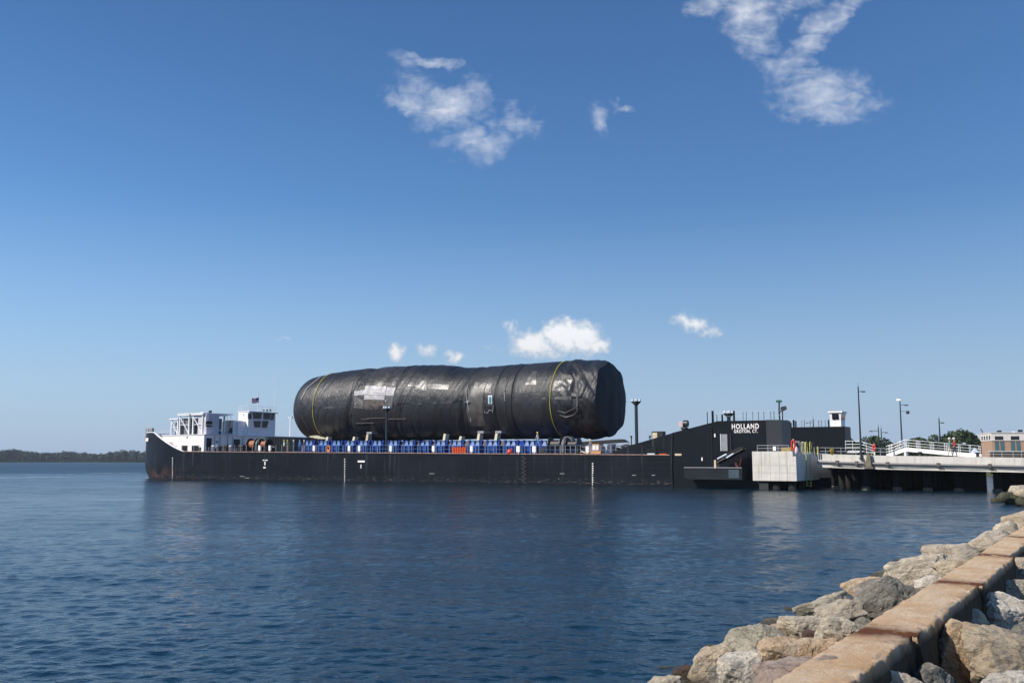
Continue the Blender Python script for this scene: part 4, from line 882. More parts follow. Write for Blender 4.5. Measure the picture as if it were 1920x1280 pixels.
def hose(pts, m, r_, name): 
    q = []
    for x, y in pts: s, p_ = cylhit(x, y); q.append(tuple(mod_surface(np.array(s), np.array(p_)) + np.array([0, -math.cos(p_), math.sin(p_)]) * .12))
    b = MB(); b.tube(q, r_, 6); return b.to(name, m, mod)
hose([(914, 716), (908, 730), (906, 748), (909, 773), (916, 774), (917, 769), (923, 769), (924, 774), (926, 760)], M_patch, .05, 'pipe_frame')
hose([(876, 731), (874, 742), (878, 760), (884, 790)], M_patch, .05, 'tape_edge'); hose([(946, 735), (948, 752)], M_patch, .05, 'tape_edge')
hose([(1083, 738), (1083, 768)], M_patch, .05, 'pipe_frame'); hose([(1050, 778), (1062, 782), (1076, 778), (1084, 770)], M_wrapgrey, .09, 'loose_fold'); hose([(1046, 770), (1060, 774), (1084, 762)], M_wrapgrey, .06, 'loose_fold')
hose([(564, 748), (576, 728), (592, 716), (601, 710)], M_patch, .10, 'tape_edge'); hose([(563, 752), (568, 785), (580, 806)], M_wrapgrey, .06, 'loose_fold')
for px, yy in ((670, 786), (700, 784), (680, 793), (740, 785)): hose([(px - 12, yy), (px + 22, yy - .5)], M_wood, .04, 'batten')
hose([(668, 757), (668, 757.5)], M_white, .16, 'tag'); hose([(724, 752), (724, 753)], M_white, .15, 'tag'); hose([(880, 752), (878, 755)], M_patch, .25, 'tag')
def strap(px, m=M_strap, r_=.055):
    s0, _ = cylhit(px, 760); q = []
    for p_ in np.linspace(-1.5, 2.4, 60): q.append(tuple(mod_surface(np.array(s0 + .12 * math.sin(p_ * 2)), np.array(p_)) + np.array([0, -math.cos(p_), math.sin(p_)]) * .07))
    b = MB(); b.tube(q, r_, 5); return b.to('strap', m, mod)
strap(586.5); strap(1032); 
for px in (946, 961): strap(px, M_wood, .035)
# ---- cradles
crad_x = [585, 612, 636.5, 662, 687, 713, 743, 772, 802, 832, 862, 896, 929, 963, 998, 1031]
words = ['leftmost', 'second', 'third', 'fourth', 'fifth', 'sixth', 'seventh', 'eighth', 'ninth', 'tenth', 'eleventh', 'twelfth', 'thirteenth', 'fourteenth', 'fifteenth', 'rightmost']
cm_body = MB(); cm_body.box(-.92, .92, -1.0, 10.4, .25, 1.1); cm_body.box(-.95, -.55, -1.05, 10.4, .02, .25); cm_body.box(.55, .95, -1.05, 10.4, .02, .25)
cm_body = cm_body.mesh('carriage_body', M_blue)
cm_post = MB().box(-.055, .055, -.10, .10, 0, 1.02).mesh('carriage_post', M_bluel)
jk = MB(); frustum(jk, -.36, .36, -.35, .35, 0, -.15, .15, -.2, .2, .62); jk = jk.mesh('jack', M_bluel)
jh = MB().box(-.24, .24, -.28, .28, .622, .74).mesh('jack_head', M_bluel)
sd_ = MB().prism([(-.16, 0), (.2, 0), (.34, .75), (.1, .82)], -.2, .2).mesh('side_guide', M_blue)
blk = MB().prism([(-.36, 0), (.16, 0), (.36, .9), (-.10, .9)], -.3, .6).mesh('timber_block', M_cream)
blk2 = MB().prism([(-.36, 0), (.16, 0), (.36, .9), (-.10, .9)], -.3, .6).mesh('timber_block', M_timber)
bmp = MB().box(-.5, .5, -.4, 1.6, 0, .3).mesh('top_plate', M_grey)
for i, px in enumerate(crad_x):
    s = S(px, 840, 10.2)[0]
    o = bthing('cradle_carriage', 'blue steel transport carriage under the black cylinder, ' + words[i] + (' of the row' if i in (0, 15) else ' from the left in the row'), 'carriage', s, 10.2, deckz(s), 'blue transport carriages under the cylinder')
    objm('carriage_body', cm_body, o)
    for x_ in (-.9, -.45, .45, .9):
        p_ = objm('carriage_post', cm_post, o); p_.location = (x_, -1.14, .02)
    for x_ in (-.42, .42):
        for y_ in (-.45, 9.6): j = objm('jack', jk, o); j.location = (x_, y_, 1.1); h_ = objm('jack_head', jh, j)
    g = objm('side_guide', sd_, o); g.location = (.78, -.4, 1.1); g = objm('side_guide', sd_, o); g.location = (-.9, -.4, 1.1); g.scale = (-1, 1, 1)
    if i in (1, 3, 4, 9, 10, 11, 12): g = objm('timber_block', blk2 if i == 4 else blk, o); g.location = (.05, .3, 1.78); g.scale = (.8, 1, .75 if i in (1, 3, 10) else 1.15)
    if i in (4, 11, 12): g = objm('top_plate', bmp, o); g.location = (.3, .6, 1.78 + 1.1)
    sup = MB(); sup.prismx([(2.2, 1.1), (8.0, 1.1), (7.2, 1.9), (5.0, 1.75), (3.0, 1.9)], -.8, .8); sup.to('saddle', M_blue if i > 12 else M_wood, o)
# white sheeting wedge at left end underside
b = MB(); a = S(578, 818, 9.5); o = bthing('folded_sheet', 'pale cream sheeting folded on the leftmost blue carriage', 'sheeting', a[0], 9.5, a[1])
P = np.zeros((12, 5, 3)); L_ = S(602, 822, 9.5)[0] - a[0]
for i in range(12):
    for j in range(5): f = i / 11; P[i, j] = (L_ * f, j * .5, .25 * (1 - f) ** 2 - .28 * f - .12 * (4 - j) / 4 * 4 * .5 * (1 - .4 * f) + .04 * math.sin(i * 2 + j))
objm('sheet', grid_mesh('sheet', P, M_cream), o)
# ---- winches
def winch(label, px, w_, sc, covercol, rope):
    s, z = S(px, 846, w_); o = bthing('mooring_winch', label, 'winch', s, w_, deckz(s), 'mooring winches on the barge deck')
    b = MB()
    for x_ in (-2.0, -.1, .3, 2.2): b.box(x_ * sc - .12, x_ * sc + .12, -.9, .9, 0, .9 * sc)
    b.box(-2.4 * sc, 2.5 * sc, -1.1, 1.1, 0, .22); b.to('frame', M_dark, o)
    for x0, x1, r_ in ((-1.85, -.25, .62), (.5, 2.0, .5)):
        b = MB(); b.tube([(x0 * sc, 0, 1.15 * sc), (x1 * sc, 0, 1.15 * sc)], r_ * sc, 16); b.to('drum', rope, o)
        for x_ in (x0, x1): b = MB(); b.tube([((x_ - .06) * sc, 0, 1.15 * sc), ((x_ + .06) * sc, 0, 1.15 * sc)], (r_ + .32) * sc, 18); b.to('flange', M_dark, o)
    b = MB(); b.tube([(-2.3 * sc, .2, .9 * sc), (-2.9 * sc, .2, .5 * sc)], .3, 8); b.box(-3.3 * sc, -2.5 * sc, -.6, .6, .1, .8 * sc); b.to('motor', M_dark, o); b = MB(); b.tube([(2.1 * sc, .1, .95 * sc), (3.2 * sc, .1, .6 * sc)], .22, 8); b.to('motor', M_dark, o)
    b = MB(); b.prismx([(-1.0, .2)] + [(-1.05 * math.cos(t), .9 * sc + 1.15 * sc * math.sin(t)) for t in np.linspace(.25, 2.9, 12)] + [(1.0, .2)], -.05 * sc + .15, .42 * sc); b.prism([(-.9 * sc, 1.4 * sc)] + [(.15 + .95 * sc * math.cos(t), 1.25 * sc + .95 * sc * math.sin(t)) for t in np.linspace(2.9, .2, 10)] + [(1.4 * sc, .9 * sc)], .35, 1.3); b.to('gear_cover', covercol, o)
winch('mooring winch with copper-brown drums and grey-green hood near the deckhouse', 486, 6.5, 1.05, M_tealgrey, M_gcopper)
winch('dark mooring winch with a grey bell cover under the right end of the cylinder', 1058, 5.5, 1.05, mat('grey_bell_cover', (.10, .10, .115), .6), M_dark)
# ---- boxes aft of the cylinder
def deckbox(name, label, cat, x0, x1, y0, y1, w_, dep, m, lid=None):
    a = S(x0, y0, w_); c_ = S(x1, y1, w_); z0 = deckz(a[0]); o = bthing(name, label, cat, a[0], w_, z0); L_ = c_[0] - a[0]; H_ = a[1] - z0
    b = MB(); b.box(0, L_, 0, dep, .08, H_ - .06); b.to('body', m, o); b = MB(); b.box(-.03, L_ + .03, -.03, dep + .03, H_ - .058, H_); b.to('lid', lid or m, o); b = MB(); b.box(.05, L_ - .05, .05, dep - .05, 0, .078); b.to('skid', M_dark, o); return o, L_, H_
o, L_, H_ = deckbox('generator_box', 'beige cabinet with an orange base on the aft barge deck', 'cabinet', 1110, 1123.5, 832, 849, 1.5, 1.2, M_beige, M_orange if False else mat('orange_lid', (.55, .25, .10), .6))
b = MB(); b.box(.12, L_ - .12, -.03, -.005, .45, H_ - .2); b.to('panel', M_white, o); b = MB(); b.ball((L_ / 2, -.04, .8), .07, .03, .07, 8); b.to('gauge', M_dark, o)
deckbox('tool_chest', 'low orange-brown skid box in front of the beige cabinet', 'box', 1108, 1126, 845, 851, .4, .7, mat('orange_brown_box', (.55, .27, .12), .6))
deckbox('storage_bin', 'white bin standing left of the beige cabinet on the aft deck', 'bin', 1097.5, 1104, 836, 848, 1.8, .8, M_white)
deckbox('storage_bin', 'grey-white bin standing right of the beige cabinet on the aft deck', 'bin', 1130, 1138, 836, 847, 2.6, .8, mat('greywhite_bin', (.55, .57, .60), .6))
deckbox('storage_crate', 'dark purple-grey crate at the foot of the aft ramp slope', 'crate', 1139, 1148, 832, 848, 4.5, 1.2, mat('purple_grey', (.10, .085, .10), .7))
b = MB(); o = bthing('timber_baulk', 'pale timber baulk leaning low beside the white bin on the aft deck', 'timber', S(1089, 845, 1.5)[0], 1.5, deckz(80)); b.box(0, 1.0, 0, .2, .0, .16); bb = b.to('beam', M_timber, o); bb.rotation_euler = (0, .25, 0); bb.location = (0, 0, .3)
# low dark gear silhouettes behind the slope (ramp hydraulics)
b = MB(); o = bthing('stern_ramp_gear', 'dark jumble of ramp gear and hydraulic arms between the stern walls', 'ramp gear', S(1150, 840, 12)[0], 12, deckz(82))
rg = random.Random(4)
for k in range(14): x_ = rg.uniform(-3.5, 9); h_ = 1.1 + .07 * x_ + rg.uniform(-.2, .5); b.box(x_, x_ + rg.uniform(.4, 1.4), rg.uniform(-2, 2), 2.5, 0, h_)
b.to('gear_block', M_dark, o)
b = MB(); b.tube([(-1, -2, .6), (3.2, -2, 1.5)], .09, 6); b.tube([(1, -2, .2), (5, -2, 1.4)], .09, 6); b.to('hydraulic_arm', M_grey, o)
for x_ in (2.6, 5.2, 7.0): b = MB(); b.tube([(x_, 0, 1.2), (x_, 0, 2.3)], .07, 6); b.ball((x_, 0, 2.35), .16, n=8); b.to('bollard_light', M_dark, o)
b = MB(); b.prism([(-9.5, 1.2), (-9.5, 1.6), (.5, 2.1), (1.2, 1.7)], 1, 2.6); b.to('sill_beam', M_dark, o)
# ================================================================== PEOPLE
def skin_body(joints, bones, radii):
    me = bpy.data.meshes.new('body'); me.from_pydata(joints, bones, []); o = bpy.data.objects.new('tmp', me); COL.objects.link(o)
    m = o.modifiers.new('Skin', 'SKIN'); 
    for i, r_ in enumerate(radii): me.skin_vertices[0].data[i].radius = (r_, r_)
    me.skin_vertices[0].data[0].use_root = True
    s_ = o.modifiers.new('Sub', 'SUBSURF'); s_.levels = 1; s_.render_levels = 1
    dg = bpy.context.evaluated_depsgraph_get(); out = bpy.data.meshes.new_from_object(o.evaluated_get(dg)); bpy.data.objects.remove(o); return out
def person(label, loc, rz, shirt, trousers, hat=None, stride=.0, arm=0.0, lean=0.0):
    J = [(0, 0, .95), (0, lean * .3, 1.18), (0, lean * .8, 1.42), (0, lean, 1.52), (0, lean + .02, 1.66), (0, lean + .02, 1.74),
         (.10, 0, .90), (.11, stride * .5, .50), (.12, stride, .07), (.12, stride + .15, .04),
         (-.10, 0, .90), (-.11, -stride * .4, .50), (-.12, -stride, .07), (-.12, -stride + .15, .04),
         (.19, lean * .8, 1.42), (.25, lean * .8 + arm * .1, 1.15), (.26, lean * .8 + arm * .5 + .05, .93 + arm * .3), (.26, lean * .8 + arm * .6 + .07, .86 + arm * .32),
         (-.19, lean * .8, 1.42), (-.25, lean * .8 + arm * .05, 1.15), (-.26, lean * .8 + arm * .25 + .05, .92 + arm * .1), (-.26, lean * .8 + arm * .3 + .06, .85 + arm * .1)]
    Bn = [(0, 1), (1, 2), (2, 3), (3, 4), (4, 5), (0, 6), (6, 7), (7, 8), (8, 9), (0, 10), (10, 11), (11, 12), (12, 13), (2, 14), (14, 15), (15, 16), (16, 17), (2, 18), (18, 19), (19, 20), (20, 21)]
    Rd = [.13, .13, .14, .055, .10, .08, .10, .065, .045, .04, .10, .065, .045, .04, .065, .05, .04, .035, .065, .05, .04, .035]
    me = skin_body(J, Bn, Rd); o = thing('person', label, 'person', loc, rz)
    for m in (trousers, shirt, M_skin, M_dark): me.materials.append(m)
    for p in me.polygons:
        c_ = p.center; hand = abs(c_.x) > .2 and c_.z < .98 + max(0, arm) * .35
        p.material_index = 2 if (c_.z > 1.49 + 0 or hand) else (3 if c_.z < .12 else (0 if c_.z < .97 else 1)); p.use_smooth = True
    objm('body', me, o)
    if hat: b = MB(); b.lathe((0, lean + .02, 1.70), [(.16, 0), (.13, .015), (.12, .08), (.07, .13), (.01, .145)], 12); b.to('hard_hat', hat, o)
    else: b = MB(); b.ball((0, lean, 1.72), .11, .12, .09, 10); b.to('hair', M_dark, o)
    b = MB(); b.ball((0, lean + .135, 1.655), .018, .02, .025, 6); b.to('nose', M_skin, o)
    return o
def cl(n, c_): return mat(n, c_, .8, var=.1)
hatw = cl('white_hat', (.7, .7, .68)); hatg = cl('green_hat', (.35, .55, .12)); haty = cl('yellow_hat', (.7, .6, .1))
def bperson(px, w_, z, label, rz, *a, **k):
    s = S(px, 840, w_)[0]; return person(label, wpt(s, w_, deckz(s) if z is None else z), BROT + rz, *a, **k)
bperson(532.5, 3.0, None, 'person in white top and hat, left of a pair standing by the brown wall', 2.6, cl('white_top', (.55, .57, .55)), cl('dark_trousers', (.03, .035, .05)), haty, .08)
bperson(539, 3.2, None, 'person in dark green top, right of the pair standing by the brown wall', 3.4, cl('green_top', (.06, .12, .07)), cl('tan_trousers', (.22, .15, .12)), hatg, .05)
bperson(550.5, 3.2, None, 'person in dark blue overalls standing alone at the dark opening', 2.9, cl('navy_top', (.03, .045, .12)), cl('navy_trousers', (.02, .03, .07)), hatw, .1)
bperson(562, 3.0, None, 'person in bright blue overalls left of the leftmost blue carriage', 3.1, cl('blue_top', (.03, .12, .40)), cl('blue_trousers', (.02, .07, .28)), cl('blue_hat', (.08, .3, .55)), .05)
bperson(570, 3.4, None, 'person with pale trousers close to the leftmost blue carriage', 3.6, cl('dark_top', (.05, .045, .06)), cl('pale_trousers', (.45, .38, .38)), hatw, .1)
bperson(1107, 3.2, None, 'person in grey clothes standing between white bin and beige cabinet', 3.0, cl('grey_top', (.14, .13, .15)), cl('grey_trousers', (.06, .07, .12)), haty, .06)
s = S(1009, 834, 6.5)[0]
stand = bthing('access_platform', 'small blue grated platform under the worker in front of the cylinder', 'platform', s, 6.5, deckz(s))
b = MB(); b.box(-.7, .7, -.5, .6, .95, 1.05); b.to('top', M_blue, stand)
for x_ in (-.6, .6):
    for y_ in (-.4, .5): b = MB(); b.box(x_ - .05, x_ + .05, y_ - .05, y_ + .05, 0, .948); b.to('leg', M_bluel, stand)
person('worker in white shirt and pale blue trousers stepping along in front of the cylinder', wpt(s, 6.5, deckz(s) + 1.06), BROT + 1.5, cl('white_shirt', (.6, .58, .5)), cl('sky_blue_trousers', (.18, .33, .50)), haty, .32, .5, .08)
# ================================================================== PIER
PW = -1.0                                    # front face of the pier
def P3(px, py, w_): s, z = S(px, py, w_); return s, z
zc = S(1640, 853.5, PW)[1]
def zt_p(s): return float(np.interp(s, [S(1535, 850.5, PW)[0], S(1640, 853.5, PW)[0], S(1920, 857.7, PW)[0]], [S(1535, 850.5, PW)[1], S(1640, 853.5, PW)[1], S(1920, 857.7, PW)[1]]))
sP0 = S(1533, 852, PW)[0]; sP1 = S(1640, 853, PW)[0]; sP2 = S(1920, 858, PW)[0]; sP3 = sP2 + 45
pier = thing('pier', 'pale concrete pier on dark piles running right from the barge stern', 'pier', wpt(sP0, PW, 0), BROT)
def zl(s): return zt_p(s)
knots = [sP0, sP1, (sP1 + sP2) / 2, sP2, sP3]
def slab(name, dz_top, dz_bot, w0, w1, m, par=pier, s_from=None):
    n = len(knots); ks = [(s_from if (s_from and i == 0) else k) for i, k in enumerate(knots)]
    b = MB(); vs = []
    for k in ks: vs += [(k - sP0, w0, zl(k) + dz_top), (k - sP0, w1, zl(k) + dz_top), (k - sP0, w1, zl(k) + dz_bot), (k - sP0, w0, zl(k) + dz_bot)]
    fs = []
    for i in range(n - 1):
        for j in range(4): fs.append((i * 4 + j, i * 4 + (j + 1) % 4, (i + 1) * 4 + (j + 1) % 4, (i + 1) * 4 + j))
    fs += [(0, 1, 2, 3), ((n - 1) * 4 + 3, (n - 1) * 4 + 2, (n - 1) * 4 + 1, (n - 1) * 4)]
    b.add(vs, fs); return b.to(name, m, par)
slab('deck_slab', 0, -.95, 0, 13.5, M_conc); slab('edge_beam', -.953, -1.38, -.12, .55, M_conc)
b = MB(); b.tube([(k - sP0, -.28, zl(k) - .82) for k in knots], .11, 10); b.to('service_pipe', mat('grey_pipe', (.22, .21, .21), .5), pier)
for px in (1571, 1607, 1625, 1665, 1760, 1856): s = S(px, 870, PW)[0]; b = MB(); b.box(s - sP0 - .14, s - sP0 + .14, -.45, -.02, zl(s) - 1.0, zl(s) - .62); b.tube([(s - sP0 + .1, -.3, zl(s) - .95), (s - sP0 + .5, -.15, zl(s) - 1.25)], .06, 5); b.to('pipe_bracket', M_wood, pier)
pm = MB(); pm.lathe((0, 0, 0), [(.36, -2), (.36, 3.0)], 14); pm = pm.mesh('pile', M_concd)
cmn = MB(); cmn.lathe((0, 0, 0), [(.42, -.5), (.50, -.1), (.47, .2), (.40, .38)], 12); cmn = cmn.mesh('pile_growth', M_foul)
for px in (1566, 1623, 1682, 1739, 1797, 1870, 1905, 1950):
    s = S(px, 905, PW + 2.6)[0]
    for j, w_ in enumerate((2.6, 5.8, 9.0, 12.4) if px < 1790 or px > 1900 else (2.6, 4.4)):
        o = objm('pile', pm, pier); o.location = (s - sP0, w_, -.3); o.scale = (1, 1, (zl(s) - 1.0 + .3) / 3.0)
        if j == 0: g = objm('pile_growth', cmn, o); g.location = (0, 0, .3)
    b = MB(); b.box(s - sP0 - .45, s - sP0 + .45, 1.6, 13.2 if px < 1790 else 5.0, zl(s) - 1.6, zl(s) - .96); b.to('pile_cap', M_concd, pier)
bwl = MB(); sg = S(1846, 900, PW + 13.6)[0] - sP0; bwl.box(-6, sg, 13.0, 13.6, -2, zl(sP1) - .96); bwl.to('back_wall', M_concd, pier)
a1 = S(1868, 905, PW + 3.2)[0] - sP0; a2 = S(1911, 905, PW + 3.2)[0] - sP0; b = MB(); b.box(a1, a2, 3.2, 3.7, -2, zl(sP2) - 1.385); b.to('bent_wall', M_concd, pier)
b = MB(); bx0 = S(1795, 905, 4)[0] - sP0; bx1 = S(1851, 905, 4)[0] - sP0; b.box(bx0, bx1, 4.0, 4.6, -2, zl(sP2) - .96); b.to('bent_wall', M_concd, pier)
# raking corner where the deck steps down to the block
# mooring block (dolphin)
BWN = -5.0; sb0, zt1 = S(1410, 846, BWN); sb1, _ = S(1492, 847, BWN); zb1 = S(1450, 901, BWN)[1]
blkp = thing('mooring_block', 'large pale concrete block with a notched corner at the end of the pier', 'concrete block', wpt(sb0, BWN, zb1), BROT)
HH = zt1 - zb1; LL = sb1 - sb0; gx = 5; gz = 3; zsp = [0, HH * .27, HH * .52, HH]
notch = S(1486, 850, BWN)[0] - sb0; nh = S(1490, 855, BWN)[1] - zb1
b = MB(); b.prism([(0, 0), (LL, 0), (LL, nh), (notch, nh), (notch, HH), (0, HH)], .03, 9.5); b.to('core', M_conc, blkp)
xsn = [0] + [LL * f for f in (.21, .41, .62, .80)] + [LL]
for i in range(5):
    for j in range(3):
        x0_, x1_ = xsn[i] + (.012 if i else 0), xsn[i + 1] - (.012 if i < 4 else 0); z0_, z1_ = zsp[j] + (.012 if j else 0), zsp[j + 1] - (.012 if j < 2 else 0)
        b = MB()
        if i == 4 and j == 2: b.prism([(x0_, z0_), (x1_, z0_), (x1_, nh), (notch, nh), (notch, z1_), (x0_, z1_)], 0, .028)
        else: b.box(x0_, x1_, 0, .028, z0_, z1_)
        b.to('panel', M_conc, blkp)
b = MB(); b.box(.5, LL - .05, 9.505, 14, .2, HH - .1); b.to('rear_block', M_conc, blkp)
dp_ = MB().lathe((0, 0, 0), [(.42, -3.5), (.42, .0)], 14).mesh('pile', M_concd)
for x_ in (.9, 2.2, LL - .7):
    for y_ in (.9, 4.5, 8): o = objm('pile', dp_, blkp); o.location = (x_, y_, 0)
b = MB(); b.box(.55, 1.5, .3, .6, -1.25, -.1); b.to('fender', mat('dark_rubber_fender', (.03, .03, .03), .8), blkp)
def rail(label, pts, w_, hgt, group, cat='railing', m=M_galv, name='guard_rail'):    # pts: (px, py) of post feet
    q = [S(x, y, w_) for x, y in pts]; o = bthing(name, label, cat, q[0][0], w_, q[0][1], group)
    for s, z in q: b = MB(); b.tube([(s - q[0][0], 0, z - q[0][1]), (s - q[0][0], 0, z - q[0][1] + hgt)], .022, 6); b.to('post', m, o)
    for k in (.5, 1.0): b = MB(); b.tube([(s - q[0][0], 0, z - q[0][1] + hgt * k) for s, z in q], .017, 5); b.to('rail', m, o)
    return o
rail('grey pipe railing along the top of the pale concrete block', [(1420, 846), (1440, 846), (1459, 846), (1479, 846)], BWN + .3, .62, 'pier railings')
rail('grey pipe railing on the pier between the yellow ladder and the tall lamp post', [(1531, 852), (1548, 852), (1577, 852.5), (1605, 853), (1622, 853), (1634, 853.4), (1651, 853.7), (1662, 854)], PW + .35, .72, 'pier railings')
rail('grey pipe railing on the pier in front of the brick building', [(1849, 857), (1863, 857), (1879, 857.3), (1900, 857.5), (1916, 857.7), (1935, 858)], PW + .35, .62, 'pier railings')
b = MB(); o = bthing('notice', 'small white notice tied to the railing on the concrete block', 'sign', S(1451, 845, BWN)[0], BWN + .24, zt1)
b.box(-.15, .15, -.02, .02, .08, .5); b.to('board', M_white, o)
# clutter on the block
o = bthing('pallet_box', 'mustard yellow box behind the railing on the concrete block', 'box', S(1476, 845, -3)[0], -3, zt1 - .1); b = MB(); b.box(-.5, .5, -.4, .4, 0, .5); b.to('body', mat('mustard', (.28, .20, .05), .6), o); b = MB(); b.box(-.53, .53, -.43, .43, .502, .58); b.to('lid', M_wood, o)
def lifering(label, px, py, w_, r_, zpost):
    s, z = S(px, py, w_); o = bthing('life_ring', label, 'life ring', s, w_, z, 'red life rings on the pier')
    b = MB(); b.tube([(.13 * math.cos(t) * (r_ / .4), -.08, math.sin(t) * r_) for t in np.linspace(0, 2 * math.pi, 17)], .085, 8); b.to('ring', M_red, o); b = MB(); b.box(-.07, .07, 0, .1, zpost, r_ + .1); b.to('post', M_cream, o); return o
lifering('tall red life ring on a post at the corner of the concrete block', 1487.5, 834, -4.3, .5, -.62); lifering('red life ring by the railing left of the white gangway', 1639, 839, 0.2, .3, -.75)
o = bthing('equipment_cabinet', 'grey cabinet between the red life ring and the yellow ladder', 'cabinet', S(1494.5, 846, -3.6)[0], -3.6, zt1 - .1); b = MB(); b.box(-.28, .3, -.2, .3, 0, 1.15); b.to('body', M_grey, o); b = MB(); b.box(-.22, .24, -.225, -.202, .1, 1.05); b.to('door', M_tealgrey, o)
s, z = S(1493.5, 845, -5.3); o = bthing('hanging_fender', 'pinkish white fender hung over the notched corner of the concrete block', 'fender', s, -5.3, z); b = MB(); b.lathe((0, 0, 0), [(.03, -.4), (.17, -.28), (.19, .1), (.1, .38), (.03, .45)], 10); b.to('body', mat('pink_white_vinyl', (.62, .45, .50), .5), o); b = MB(); b.tube([(0, 0, .42), (0, .2, .7)], .02, 4); b.to('rope', M_dark, o)
s, z = S(1515, 850, -1.9); o = bthing('pier_ladder', 'yellow-green ladder with hooped top reaching down to the water', 'ladder', s, -1.9, 0)
b = MB(); zl0 = S(1515, 912, -1.9)[1]; zl1 = S(1512, 828, -1.9)[1]
b.tube([(-.22, 0, zl0), (-.22, 0, zl1 - .1), (-.22, .3, zl1), (-.22, .7, zl1 - .15), (-.22, .75, z)], .045, 6); b.tube([(.2, 0, zl0), (.2, 0, zl1 - .1), (.2, .3, zl1), (.2, .7, zl1 - .15), (.2, .75, z)], .045, 6); b.to('stile', M_yellowg, o)
k = zl0 + .1
while k < z: b = MB(); b.tube([(-.22, 0, k), (.2, 0, k)], .03, 5); b.to('rung', M_yellowg, o); k += .3
s, z = S(1507, 838, -1.6); o = bthing('barrier_panel', 'pale yellow hooped barrier beside the yellow ladder', 'barrier', s, -1.6, zt1 - .3)
for x_ in (-.25, -.08, .1): b = MB(); b.tube([(x_, 0, 0), (x_, 0, 1.2)], .035, 5); b.to('bar', mat('pale_yellow', (.6, .6, .38), .5), o)
b = MB(); b.tube([(-.27, 0, 1.2), (-.1, 0, 1.3), (.12, 0, 1.2)], .04, 5); b.to('top_bar', mat('pale_yellow', (.6, .6, .38), .5), o)
s, z = S(1562.5, 851, -.4); o = bthing('waste_bin', 'yellow tub standing on the pier edge behind the railing', 'bin', s, PW + .05, zt_p(s) + .0); b = MB(); b.lathe((0, -.0, 0), [(.14, 0), (.20, .42), (.24, .44), (.24, .5)], 12); b.to('tub', M_yellow, o)
s, z = S(1530, 846, -1.6); o = bthing('bollard_post', 'cluster of short pale and dark posts right of the yellow ladder', 'post', s, -1.4, zt_p(sP0) - .2)
for x_, h_, m in ((-.25, .9, M_timber), (-.05, .7, M_dark), (.15, .95, M_yellowg), (-.3, 1.5, M_dark)): b = MB(); b.tube([(x_, 0, 0), (x_, 0, h_)], .07, 6); b.to('post', m, o)
s, z = S(1629, 868, -1.4); o = bthing('cleat_post', 'weathered timber post on a bracket on the face of the pier', 'post', s, -1.45, z); b = MB(); frustum(b, -.3, .3, -.2, .25, -.35, -.1, .1, -.1, .1, 1.1); b.to('timber', mat('weathered_olive', (.16, .14, .09), .9), o); b = MB(); b.box(-.45, .45, -.2, .44, -.55, -.352); b.to('bracket', M_wood, o)
# lamp posts
def lamp(label, tx, ty, bx_, by_, w_, arm=.5, r_=.085, group='dark lamp posts', head=M_pole):
    s, z0 = S(bx_, by_, w_); z1 = S(bx_, ty, w_)[1]; h = z1 - z0; o = bthing('lamp_post', label, 'lamp post', s, w_, z0, group)
    b = MB(); b.tube([(0, 0, 0), (0, 0, h)], r_ * 1.25, 8, r2=r_ * .7); b.lathe((0, 0, 0), [(r_ * 2.6, 0), (r_ * 2.6, .1), (r_ * 1.4, .2)], 10); b.to('pole', M_pole, o)
    b = MB(); b.tube([(0, 0, h - .55), (arm * .5, 0, h - .5), (arm, 0, h - .55)], .04, 5); b.tube([(0, 0, h), (.01, 0, h + .4)], .018, 4); b.to('arm', M_pole, o)
    b = MB(); b.box(arm - .12 * (1 if arm > 0 else -1), arm + .22 * (1 if arm > 0 else -1), -.14, .14, h - .62, h - .5); b.to('lamp_head', head, o); return o, h
lamp('tallest lamp post, standing on the front edge of the pier', 1610, 724, 1615, 860, PW - .15, .45)
o, h = lamp('tall lamp post behind the crest of the white gangway, with white camera on top', 1687, 750, 1692, 846, 9, .6, .08); b = MB(); b.box(-.35, .1, -.15, .15, h - .05, h + .15); b.to('camera_head', M_white, o); b = MB(); b.ball((.75, 0, h - 1.35), .2, n=8); b.tube([(0, 0, h - 1.2), (.6, 0, h - 1.25)], .03, 4); b.to('round_lamp', M_pole, o)
lamp('lamp post above the green trees, right of the gangway crest', 1761, 784, 1763.5, 840, 26, .35, .09)
lamp('distant lamp post with arm to the left, left of a matching pair', 1646, 800, 1649, 846, 30, -.9, .08); lamp('distant lamp post with arm to the right, right of a matching pair', 1652, 803, 1654, 846, 32, .6, .08)
lamp('lamp post rising behind the far black stern wall, arm to the left', 1526, 785, 1527, 846, 33, -.8, .09)
o, h = lamp('pale double-headed lamp behind the tallest tree', 1802, 822, 1802, 846, 22, .35, .04, head=M_pale)
